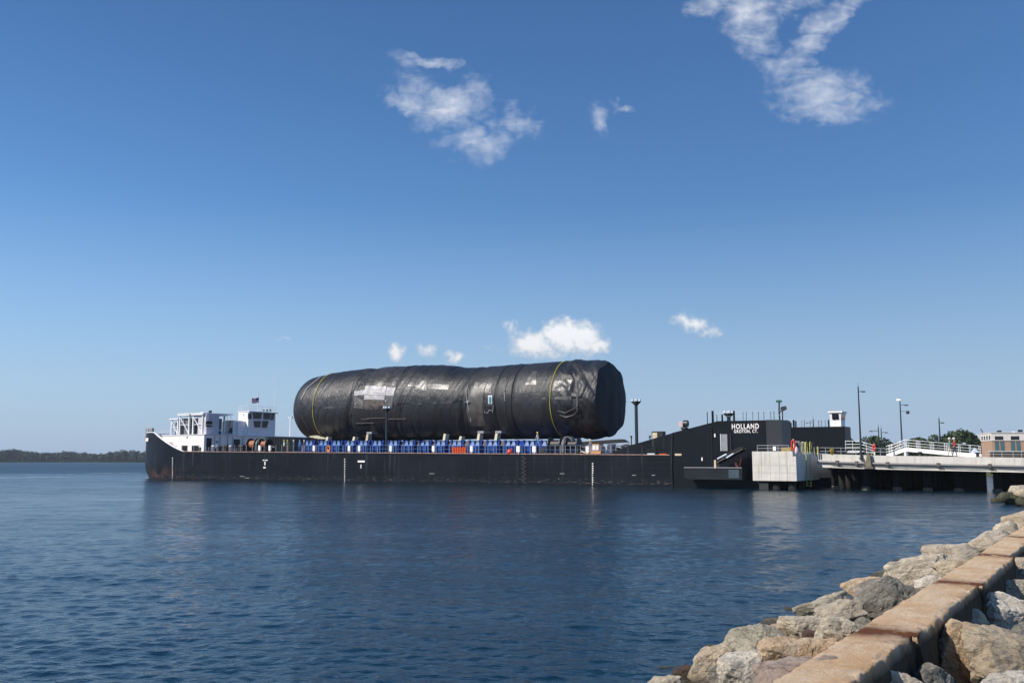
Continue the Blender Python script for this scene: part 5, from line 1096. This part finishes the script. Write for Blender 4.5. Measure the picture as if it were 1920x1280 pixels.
# gangway
GW = 3.0
gp = [(1662, 856), (1698, 843.5), (1745, 848), (1795, 852.5), (1838, 856)]
q = [S(x, y, GW) for x, y in gp]; gw = bthing('gangway', 'white humped aluminium gangway with three-bar railings on the pier', 'gangway', q[0][0], GW, q[0][1])
def gz(s): return float(np.interp(s, [a for a, _ in q], [b_ for _, b_ in q])) - q[0][1]
S0 = q[0][0]
for side in (0, 1.3):
    b = MB(); vs = []; fs = []
    for i, (s, z) in enumerate(q): vs += [(s - S0, side, gz(s) - .12), (s - S0, side, gz(s) + .28), (s - S0, side + .08, gz(s) + .28), (s - S0, side + .08, gz(s) - .12)]
    for i in range(len(q) - 1):
        for j in range(4): fs.append((i * 4 + j, i * 4 + (j + 1) % 4, (i + 1) * 4 + (j + 1) % 4, (i + 1) * 4 + j))
    b.add(vs, fs); b.to('side_beam', M_white, gw)
    for h in (.5, .78, 1.08): b = MB(); b.tube([(s - S0, side, gz(s) + h) for s, z in q], .024, 5); b.to('rail', M_alu, gw)
    for px in (1668, 1683, 1697, 1700, 1719, 1722, 1745, 1748, 1772, 1775, 1798, 1818, 1836): s = S(px, 850, GW)[0]; b = MB(); b.tube([(s - S0, side, gz(s)), (s - S0, side, gz(s) + 1.08)], .03, 5); b.to('post', M_alu, gw)
b = MB(); vs = []
for s, z in q: vs += [(s - S0, .08, gz(s) + .05), (s - S0, 1.3, gz(s) + .05)]
b.add(vs, [(i * 2, i * 2 + 1, i * 2 + 3, i * 2 + 2) for i in range(len(q) - 1)]); b.to('walkway', M_alu, gw)
b = MB(); s = S(1697, 850, GW)[0]; b.box(s - S0 - .1, s - S0 + .1, .02, 1.36, -.6, gz(s) - .125); b.to('trestle', M_alu, gw)
# second, smaller stair at the far wing foot
s, z = S(1586, 850, 12); o = bthing('access_stair', 'small grey access stair at the foot of the far black stern wall', 'stair', s, 12, z)
for k in range(4): b = MB(); b.tube([(0, 0, .3 + .38 * k), (1.6, 0, .3 + .38 * k), (3.0, 0, .05 + .3 * k)], .035, 5); b.to('rail', M_alu, o)
for x_ in (0, .8, 1.6, 2.3, 3.0): b = MB(); b.tube([(x_, 0, 0), (x_, 0, 1.5 - max(0, x_ - 1.6) * .4)], .03, 5); b.to('post', M_alu, o)
b = MB(); b.box(0, 1.5, -.1, .9, .1, .25); b.to('landing', M_alu, o)
# walkers on the pier
for px, lab, a_ in ((1782, 'person in teal shirt and pale trousers walking on the pier, white cap', (cl('teal_shirt', (.08, .22, .20)), cl('khaki', (.45, .40, .32)), hatw)), (1790.5, 'person in red shirt and dark trousers walking on the pier, white helmet', (cl('red_shirt', (.42, .02, .03)), cl('dark_blue', (.04, .05, .10)), hatw))):
    s = S(px, 856, PW + 1.0)[0]; person(lab, wpt(s, PW + 1.0, zt_p(s) + .02), BROT + 1.9, *a_, stride=.18, arm=.2)
# ================================================================== BUILDINGS ON THE SHORE
M_brick = mat('red_brown_brick', (.46, .29, .20), .85, var=.2, vscale=6)
M_cap = mat('pale_stone_render', (.76, .70, .65), .8, var=.06)
def brick_building():
    d = 215.0; c_ = ond(1862, 863, d); zt_b = ond(1862, 811.5, d)[2]; zm = ond(1862, 826, d)[2]; base = 1.6
    o = thing('brick_building', 'brick building with a pale top storey at the right edge of the photo', 'building', (c_[0], c_[1], base), 0)
    # front face runs right and slightly nearer; left face runs away to the left
    a = R(-8); fx, fy = math.cos(a), math.sin(a); lx, ly = -math.sin(R(60)) * .5, math.cos(R(60)) * 1.2
    lx, ly = .18, .98
    Lf, Ll = 32.0, 8.1
    def face(org, dx, dy, L_, nx, ny, z0, z1, m, name, par, out=0.0, t0=0, t1=None):
        t1 = L_ if t1 is None else t1; b = MB(); p = [(org[0] + dx * t + nx * out, org[1] + dy * t + ny * out) for t in (t0, t1)]; q_ = [(x - nx * .3, y - ny * .3) for x, y in p]
        b.prismz([p[0], p[1], q_[1], q_[0]], z0, z1); return b.to(name, m, par)
    H1, H2 = zm - base, zt_b - base
    body = MB(); body.prismz([(0, 0), (Lf * fx, Lf * fy), (Lf * fx + lx * Ll, Lf * fy + ly * Ll), (lx * Ll, ly * Ll)], -2, H1); W1 = body.to('wall', M_brick, o)
    body = MB(); g = .12; body.prismz([(-g, -g), (Lf * fx, Lf * fy - g), (Lf * fx + lx * Ll, Lf * fy + ly * Ll), (lx * Ll - g, ly * Ll)], H1 + .003, H2); W2 = body.to('top_storey', M_cap, o)
    nf = (math.sin(a) * 1.0, -math.cos(a)); nl = (-.98, .18)
    sc = F / d
    for k, x0 in enumerate((5, 33, 61, 89, 117)):
        t0 = (x0) / sc; t1 = (x0 + 15) / sc
        fr_ = face((0, 0), fx, fy, Lf, *nf, H1 + (826 - 824.5) / sc, H1 + (826 - 817.5) / sc, mat('bronze_frame', (.12, .09, .08), .5), 'window_frame', W2, .16, t0, t1)
        for j in range(4): u0 = t0 + .1 + (t1 - t0 - .1) * j / 4; face((0, 0), fx, fy, Lf, *nf, H1 + .25, H1 + .95, M_glass, 'window', W2, .19, u0, u0 + (t1 - t0) / 4 - .1)
        for j, u in enumerate((t0 + .1, t0 + 1.25)):
            face((0, 0), fx, fy, Lf, *nf, -.4, H1 - .15, mat('bronze_frame', (.12, .09, .08), .5), 'window_frame', W1, .05, u - .12, u + .72)
            face((0, 0), fx, fy, Lf, *nf, -.3, H1 - .25, M_tealglass, 'window', W1, .08, u, u + .27); face((0, 0), fx, fy, Lf, *nf, -.3, H1 - .25, M_tealglass, 'window', W1, .08, u + .33, u + .6)
    for k in range(4):
        t0 = .7 + k * 1.85; face((0, 0), lx, ly, Ll, *nl, H1 + .3, H1 + 1.15, M_glass, 'window', W2, .17, t0, t0 + .9)
    body = MB(); body.prismz([(-.25, -.25), (Lf * fx, Lf * fy - .25), (Lf * fx + lx * Ll, Lf * fy + ly * Ll), (lx * Ll - .25, ly * Ll)], H2 + .003, H2 + .16); body.to('parapet', M_cap, o)
    for t_, h_ in ((3, .45), (6.4, .25), (9.5, .4), (7.8, .6), (12.5, .8)): b = MB(); b.box(fx * t_ - .35, fx * t_ + .35, 2, 2.8, H2 + .16, H2 + .2 + h_); b.to('roof_unit', M_dark if h_ > .3 else M_pale, o)
brick_building()
def glass_building():
    d = 290.0; c_ = ond(1815, 863, d); sc = F / d; o = thing('glass_building', 'pale building with teal glass bands left of the brick building', 'building', (c_[0], c_[1], 1.8), 0)
    zt_b = ond(1815, 817, d)[2] - 1.8; L_ = 8.5
    b = MB(); b.box(.3, L_, .3, 9, -2, zt_b - .2); b.to('core', M_cap, o)
    lev = [0, 3.1, 4.6, 7.3]; 
    for z0, z1 in ((ond(0, 846, d)[2] - 1.8, ond(0, 838.5, d)[2] - 1.8), (ond(0, 831.5, d)[2] - 1.8, ond(0, 825.5, d)[2] - 1.8)):
        for k in range(5): b = MB(); b.box(.2 + k * 1.65, .2 + k * 1.65 + 1.58, -.02, .29, z0, z1); b.to('window', M_tealglass, o)
    for z0, z1 in ((ond(0, 838, d)[2] - 1.8, ond(0, 832, d)[2] - 1.8), (ond(0, 825, d)[2] - 1.8, zt_b)): b = MB(); b.box(-.1, L_, -.25, .28, z0, z1); b.to('spandrel', M_cap, o)
    b = MB(); b.box(3.5, 7, 2, 5, zt_b - .19, zt_b + .6); b.to('roof_plant', M_pale, o)
glass_building()
p = ond(1846, 812, 330); q_ = ond(1838.5, 803, 330); o = thing('crane_jib', 'thin dark crane jib sticking up behind the brick building', 'crane', (p[0], p[1], 2), 0)
b = MB(); b.tube([(.2, 0, p[2] - 3.5), (q_[0] - p[0], 0, q_[2] - 2)], .14, 4); b.to('boom', M_pole, o); b = MB(); b.box(-.6, 1.0, -.8, .8, 0, 2.5); b.tube([(.2, 0, 2.4), (.2, 0, p[2] - 3.4)], .3, 6); b.to('base', M_pole, o)
# low retaining wall and canopy seen through the rails at the right
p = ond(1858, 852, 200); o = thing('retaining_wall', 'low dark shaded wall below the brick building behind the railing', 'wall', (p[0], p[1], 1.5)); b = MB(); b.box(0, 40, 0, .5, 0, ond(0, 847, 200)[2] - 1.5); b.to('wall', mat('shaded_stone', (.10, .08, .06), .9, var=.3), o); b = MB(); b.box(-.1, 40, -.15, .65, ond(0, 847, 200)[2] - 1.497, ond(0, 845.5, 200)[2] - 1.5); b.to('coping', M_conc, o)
p = ond(1828, 850, 150); o = thing('canopy_tent', 'small pale peaked canopy beside the right end of the gangway', 'canopy', (p[0], p[1], 2.0)); hz = ond(0, 839, 150)[2] - 2.0
b = MB(); frustum(b, -.75, .75, -.8, .8, hz * .55, -.05, .05, -.05, .05, hz); b.to('roof', M_pale, o)
for x_ in (-.65, .65):
    for y_ in (-.7, .7): b = MB(); b.box(x_ - .06, x_ + .06, y_ - .06, y_ + .06, -1, hz * .56); b.to('leg', M_pale, o)
# ================================================================== SEA WALL AND BOULDERS
def along(px, py):     # distance along the left edge of the wall for a pixel on its top
    q = onz(px, py, 1.25); return float(np.dot(q - WL0, u_w))
WT = 1.25; WID = .62
js = [-4.5, along(1640, 1181), along(1776, 1090), along(1862, 1040), along(1908, 1006), along(1908, 1006) + 6, along(1908, 1006) + 12]
wl = thing('sea_wall', 'low orange-tan concrete wall running up the right side between boulders', 'wall', (float(WL0[0]), float(WL0[1]), WT), math.atan2(u_w[1], u_w[0]))
def wall_seg(a0, a1, seed, first=False):
    L_ = a1 - a0; nx = int(min(220, max(30, L_ / .035))); prof = []
    wd = WID + .05 * math.sin(seed * 2.1)
    for t_ in np.linspace(0, 1, 9): prof.append((0.0, -1.3 + 1.28 * t_))              # left side going up (y = 0 left, negative to the right)
    for t_ in np.linspace(0, 1, 22): prof.append((-wd * t_, 0.0))
    for t_ in np.linspace(0, 1, 22)[1:]: prof.append((-wd, -1.3 * t_))
    prof = np.array(prof); nx_ = np.linspace(0, L_, nx); P = np.zeros((nx, len(prof), 3))
    for i, x_ in enumerate(nx_): P[i, :, 0] = x_; P[i, :, 1:] = prof
    W_ = P.copy(); W_[..., 0] += a0
    # ragged right edge and rounded, chipped corners
    dR = np.exp(-((P[..., 1] + wd) / .07) ** 2) * np.exp(-(P[..., 2] / .09) ** 2); dL = np.exp(-(P[..., 1] / .035) ** 2) * np.exp(-(P[..., 2] / .05) ** 2)
    chip = .5 + .9 * fbm(W_ * 13, 4, seed)
    P[..., 1] += dR * (.02 * np.clip(chip, 0, 2) + .01) - dL * .015; P[..., 2] -= dR * (.026 * np.clip(chip, 0, 2)) + dL * .012 * (1 + chip)
    P[..., 1] += np.where(P[..., 1] < -wd * .97, .022 * fbm(W_ * 3.2, 4, seed + 3) + .014 * fbm(W_ * 14, 3, seed + 4), 0)
    P[..., 2] += np.where(P[..., 2] > -.03, .008 * fbm(W_ * 2.0, 4, seed + 9) + .003 * fbm(W_ * 18, 3, seed + 2), 0)
    # worn ends
    en = np.minimum(P[..., 0], L_ - P[..., 0]); we = np.exp(-(en / .04) ** 2) * (P[..., 2] > -.3)
    P[..., 2] -= we * (.022 + .02 * fbm(W_ * 6, 3, 40)); 
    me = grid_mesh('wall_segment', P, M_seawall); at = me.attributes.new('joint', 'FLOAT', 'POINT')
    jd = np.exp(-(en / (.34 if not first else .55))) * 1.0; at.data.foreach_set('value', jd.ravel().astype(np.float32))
    o = objm('wall_segment', me, wl); o.location = (a0, 0, 0)
    e = MB(); n = len(prof)
    for i_, fl in ((0, 0), (-1, 1)):
        e.add([tuple(v) for v in P[i_]], [tuple(range(n))])
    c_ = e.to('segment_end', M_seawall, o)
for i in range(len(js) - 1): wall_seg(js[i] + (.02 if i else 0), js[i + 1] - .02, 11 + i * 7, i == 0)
def rock_mesh(rx, ry, rz, seed, sub=5, rough=.06, planes=13, sharp=60):
    key = sub
    if key not in ICO:
        bm = bmesh.new(); bmesh.ops.create_icosphere(bm, subdivisions=sub, radius=1); bm.verts.ensure_lookup_table()
        ICO[key] = (np.array([v.co[:] for v in bm.verts]), np.array([[v.index for v in f.verts] for f in bm.faces])); bm.free()
    D, Ft = ICO[key]; rg = np.random.RandomState(seed); N = rg.normal(size=(planes, 3)); N /= np.linalg.norm(N, axis=1, keepdims=True); h = rg.uniform(.62, .95, planes)
    N = np.vstack([N, [[0, 0, 1], [.2, -.9, .4]]]); h = np.append(h, [rg.uniform(.7, .85), .8])
    dots = np.maximum(D @ N.T, 1e-4); inv = dots / h; r = (np.sum(np.maximum(inv, 0) ** sharp, 1)) ** (-1 / sharp); r = np.minimum(r, 1.25)
    P = D * r[:, None]; sc = np.array([rx, ry, rz])
    m_ = (rx + ry + rz) / 3; Q_ = P * sc / max(m_, .15) * 1.25 + seed * 3.7
    lay = vn(np.stack([Q_[:, 0] * .5, Q_[:, 1] * .5, Q_[:, 2] * 4 + Q_[:, 0]], 1), seed)
    n_ = fbm(Q_ * 1.3, 5, seed, .52); rid = 1 - np.abs(fbm(Q_ * 2.6, 4, seed + 50, .55))
    P = P * (1 + rough * n_ + rough * .8 * (rid - .5) + rough * .35 * lay + rough * .22 * fbm(Q_ * 9, 3, seed + 7, .6))[:, None]
    return raw_mesh('rock', P * sc, Ft, RK['grey'], sub < 5)
ICO = {}
def rock(label, x0, x1, y0, y1, z, col, roll=0.0, depth=1.0, seed=0, sub=5, rough=.10, grow=1.17, zdrop=.25, group='boulders along the sea wall'):
    cx, cy = (x0 + x1) / 2, (y0 + y1) / 2; p = onz(cx, cy, z) if z < 2.5 else None; d = float(np.dot(p - C0, fw))
    rx = (x1 - x0) / 2 * d / F * grow; rz = (y1 - y0) / 2 * d / F * grow; ry = depth * (rx + rz) / 2
    me = rock_mesh(rx, ry, rz * (1 + zdrop), seed or int(x0 * 7 + y0), sub, rough); me.materials.clear(); me.materials.append(RK[col])
    o = objm('boulder', me); o.location = (float(p[0]), float(p[1] + ry * .25), float(p[2] - rz * zdrop)); o.rotation_euler = (0, R(-roll), 0)
    o['label'] = label; o['category'] = 'boulder'; o['group'] = group; return o
ROCKS = [
 ('pale rounded boulder at the waterline, cut by the bottom edge', 1208, 1275, 1268, 1300, .12, 'cream', 0, 1),
 ('wet dark brown rock low at the waterline between two pale boulders', 1262, 1318, 1250, 1286, .05, 'brown', 18, 1.2),
 ('tan wedge boulder sloping down to the water near the bottom edge', 1298, 1392, 1212, 1282, .25, 'tan', 24, .9),
 ('grey-brown shaded rock wedged under the tan wedge boulder', 1338, 1396, 1246, 1290, .35, 'dgrey', 10, .8),
 ('grey-green domed boulder with a tan flank, above the white pitted one', 1370, 1468, 1174, 1250, .45, 'green', 8, .9),
 ('chalky white pitted boulder at the bottom edge', 1368, 1455, 1222, 1292, .60, 'white', 12, .8),
 ('small pale brown boulder between the domed and the long cream boulders', 1438, 1502, 1170, 1206, .45, 'tan', 6, 1),
 ('long cream flat-topped boulder beside the water', 1468, 1560, 1154, 1200, .55, 'cream', -4, .9),
 ('smooth cream boulder touching the wall edge above the orange wedge', 1540, 1618, 1156, 1206, .78, 'cream', -10, .8),
 ('smooth orange-tan wedge boulder leaning on the wall near the bottom', 1446, 1556, 1188, 1258, .80, 'orange', 8, .7),
 ('small brown broken rock in the gap behind the orange wedge', 1508, 1545, 1184, 1206, .62, 'brown', 0, 1),
 ('small tan rock tucked against the wall below the cream boulder', 1548, 1588, 1182, 1208, .92, 'tan', 0, 1),
 ('olive-grey long boulder with a square tan end above the water', 1510, 1606, 1112, 1160, .40, 'green', 16, .8),
 ('split grey slab lying in front of the olive-grey boulder', 1532, 1620, 1124, 1164, .62, 'grey', 14, .7),
 ('pinkish tan boulder between the slab and the big dark boulder', 1596, 1668, 1084, 1124, .40, 'orange', 12, .9),
 ('largest dark grey boulder, pressed against the wall', 1604, 1726, 1082, 1160, .75, 'dgrey', 24, .6),
 ('broad tan-grey boulder by the water above the dark grey one', 1656, 1784, 1046, 1098, .50, 'cream', 8, .8),
 ('slender white slab lying along the wall edge', 1712, 1772, 1080, 1104, .95, 'white', 22, .6),
 ('big angular grey-tan boulder with a shadowed right side', 1746, 1850, 1014, 1064, .65, 'grey', 6, .7),
 ('low brown rock at the foot of the angular grey-tan boulder', 1754, 1816, 1048, 1072, .80, 'tan', 4, .8),
 ('squat pinkish grey boulder touching the wall in its middle', 1826, 1900, 996, 1034, .70, 'grey', 10, .8),
 ('pale jagged boulder with a green weed beside the upper wall', 1866, 1918, 976, 1008, .70, 'cream', 12, .8),
 ('last pale boulder at the right edge beyond the wall top', 1892, 1945, 958, 992, .60, 'tan', 14, .9),
 ('purplish brown flat rock overlapping the near end of the wall', 1418, 1612, 1240, 1330, 1.05, 'maroon', 8, .9),
 ('grey boulder right of the wall at the right edge, highest on that side', 1895, 1945, 1042, 1098, .95, 'grey', 0, .9),
 ('pinkish grey boulder at the right edge below the highest one', 1866, 1935, 1086, 1124, .85, 'grey', 6, .9),
 ('large light grey flat boulder with a dark crack right of the wall', 1822, 1950, 1104, 1178, .85, 'white', -8, .8),
 ('small pale tan rock between the wall and the light grey boulder', 1800, 1852, 1142, 1186, .85, 'cream', 0, .8),
 ('small grey rock wedged under the light grey flat boulder', 1852, 1900, 1172, 1210, .70, 'grey', -12, .8),
 ('smooth grey boulder cut by the right edge, middle height', 1893, 1960, 1170, 1236, .85, 'dgrey', 0, .8),
 ('rusty orange boulder leaning in the dark gap right of the wall', 1750, 1858, 1160, 1244, 1.0, 'orange', -30, .7),
 ('largest banded tan boulder at the lower right corner', 1822, 2010, 1190, 1300, .80, 'tan', -14, .8),
 ('whitish boulder top at the lower right corner, cut by the bottom edge', 1832, 1960, 1262, 1330, 1.15, 'white', 8, .8),
 ('dark speckled boulder at the bottom edge right of the wall', 1702, 1786, 1244, 1320, .85, 'dgrey', -30, .7),
 ('pale tan boulder at the bottom edge close to the wall side', 1646, 1724, 1256, 1320, .95, 'cream', -26, .7),
]
for k, (lab, x0, x1, y0, y1, z, col, roll, dep) in enumerate(ROCKS):
    rock(lab, x0, x1, y0, y1, z, col, roll, dep, seed=100 + k * 13, sub=5 if y1 > 1070 else 4)
# far cluster of weedy rocks at the right end of the pier
FAR = [('pale tan rock on top of the small pile by the pier end', 1894, 1925, 908, 926, 'grey', .9), ('second pale rock of the small pile, at the right edge', 1908, 1940, 912, 934, 'tan', .8),
 ('dark weedy rock in the middle of the small pile by the pier', 1878, 1912, 922, 940, 'weed', .5), ('low weed-green rock at the water, left tip of the small pile', 1857, 1884, 932, 942, 'weed', .15),
 ('pale rock half under weed at the front of the small pile', 1888, 1912, 934, 944, 'green', .2), ('black-green rock at the front right of the small pile', 1904, 1940, 930, 948, 'weed', .3), ('small grey rock at the left shoulder of the small pile', 1873, 1890, 924, 934, 'dgrey', .4), ('rounded grey rock behind the pale rocks of the pile', 1920, 1960, 918, 940, 'grey', .5)]
for k, (lab, x0, x1, y0, y1, col, z) in enumerate(FAR):
    rock(lab, x0, x1, y0, y1, z, col, 0, 1, seed=900 + k * 5, sub=3, group='weedy rocks at the pier end')
# rubble filling the gaps
def rubble():
    rg = np.random.RandomState(21); V_ = []; Fs = []
    bm = bmesh.new(); bmesh.ops.create_icosphere(bm, subdivisions=2, radius=1); D = np.array([v.co[:] for v in bm.verts]); Ft = np.array([[v.index for v in f.verts] for f in bm.faces]); bm.free()
    base = 0; VV = []; FF = []
    for i in range(1400):
        a = rg.uniform(-8, 24); side = rg.rand() < .55
        c_ = rg.uniform(-4.2, -.25) if side else rg.uniform(.95, 7)
        z = np.interp(c_, [-5.5, -3.0, -.1, .7, 3, 16], [-.8, -.18, .38, .38, .62, 1.3]) + rg.uniform(-.05, .12); r_ = rg.uniform(.07, .26)
        q = wallp(a, c_); sc = r_ * rg.uniform(.6, 1.2, 3); P = D * (1 + .22 * vn(D * 1.6 + i, 3))[:, None] * sc + np.array([q[0], q[1], z]); VV.append(P); FF.append(Ft + base); base += len(D)
    objm('rubble', raw_mesh('rubble', np.vstack(VV), np.vstack(FF), RK['dgrey'], False), kind='stuff', label='small dark rubble filling the gaps between the boulders', category='rubble')
rubble()

# faint wakes far out on the left
def wakes():
    rg = np.random.RandomState(5); mb = MB()
    for (xa, xb, y, n) in ((165, 268, 887.6, 16), (-60, 130, 896.5, 20), (40, 130, 889.5, 6)):
        for k in range(n):
            px = xa + (xb - xa) * (k + rg.rand()) / n; p = onz(px, y + rg.uniform(-.35, .35) - (px - xa) * .01, 0); L_ = rg.uniform(1.0, 3.5); w_ = rg.uniform(.25, .9)
            m_ = 7; top = [(p[0] - L_ / 2 + L_ * i / m_, p[1] + w_ * math.sin(math.pi * i / m_) * rg.uniform(.6, 1.2), .05) for i in range(m_ + 1)]; bot = [(x, p[1] - w_ * math.sin(math.pi * i / m_) * .6, .05) for i, (x, _, _) in enumerate(top)]
            mb.add(top + bot[::-1][1:-1], [tuple(range(2 * m_))])
    mb.to('wake_foam', mat('foam', (.62, .66, .68), .8, var=.1), kind='stuff', label='faint white wake streaks far out on the water at left', category='foam')
wakes()
# open air between the camera and the far shore
def haze():
    b = MB(); b.box(-2600, 2600, -60, 5200, -3, 52); m = bpy.data.materials.new('haze_air'); m.use_nodes = True; t = m.node_tree; t.nodes.clear()
    o = t.nodes.new('ShaderNodeOutputMaterial'); v = t.nodes.new('ShaderNodeVolumePrincipled'); v.inputs['Color'].default_value = (.80, .90, 1.0, 1); v.inputs['Density'].default_value = .00009
    t.links.new(v.outputs[0], o.inputs['Volume']); b.to('haze', m, kind='stuff', label='thin sea haze softening the far shore', category='haze')
haze()

def clutter():
    for k, (px, lab) in enumerate(((1586, 'black mooring bollard on the pier edge right of the yellow tub'), (1725, 'black mooring bollard on the pier edge in front of the gangway'), (1833, 'black mooring bollard on the pier edge right of the walkers'))):
        s_, _ = S(px, 853, PW + .7); o = bthing('bollard', lab, 'bollard', s_, PW + .7, zt_p(s_), 'bollards on the pier edge'); b = MB(); b.lathe((0, 0, 0), [(.2, 0), (.15, .05), (.13, .28), (.24, .34), (.22, .42), (.05, .45)], 12); b.to('body', M_dark, o)
    # hanging electric cable below the service pipe
    o = bthing('cable', 'thin dark cable sagging under the pipe along the pier face', 'cable', sP0, PW - .2, 0); b = MB(); pts = []
    for x_ in np.linspace(1.5, sP2 - sP0 + 5, 90): pts.append((x_, 0, zl(sP0 + x_) - 1.08 - .10 * abs(math.sin(x_ * .55))))
    b.tube(pts, .022, 5); b.to('cable', M_dark, o)
clutter()

def deck_gear():
    for k, (px, kind) in enumerate(((391, 0), (399, 1), (406, 1), (414, 0), (422, 2), (431, 1), (443, 0), (452, 2), (459, 0))):
        s_, _ = S(px, 846, 1.6); z0 = deckz(s_); b = MB()
        if kind == 0:
            b.box(s_ - .5, s_ + .5, 1.3, 1.8, z0, z0 + .1)
            for x_ in (-.3, .3): b.tube([(s_ + x_, 1.55, z0 + .1), (s_ + x_, 1.55, z0 + .75)], .15, 8)
            b.to('mooring_bitt', M_dark, barge)
        elif kind == 1: b.lathe((s_, 1.7, z0), [(.14, 0), (.14, .7), (.3, .8), (.28, .95), (.05, 1.02)], 10); b.to('ventilator', M_whitem if k % 2 else M_grey, barge)
        else: b.box(s_ - .55, s_ + .5, 1.4, 2.1, z0, z0 + .7); b.tube([(s_ - .5, 1.7, z0 + .85), (s_ + .5, 1.7, z0 + .85)], .28, 10); b.to('pump_set', M_dark, barge)
    for px in (402, 412, 426, 436, 455): y_, z_ = Q(px, 818, SD); b = MB(); b.tube([(SD + .12, y_, dz0), (SD + .12, y_, ZD - .1)], .05, 6); b.to('wall_pipe', M_grey, DH)
    for x0, x1, y0, y1 in ((387, 396, 821, 838), (438, 449, 823, 840)): aftface(x0 - .8, x1 + .8, y0 - .8, y1, SD, M_pale, 'door_frame', dep=.03)
deck_gear()
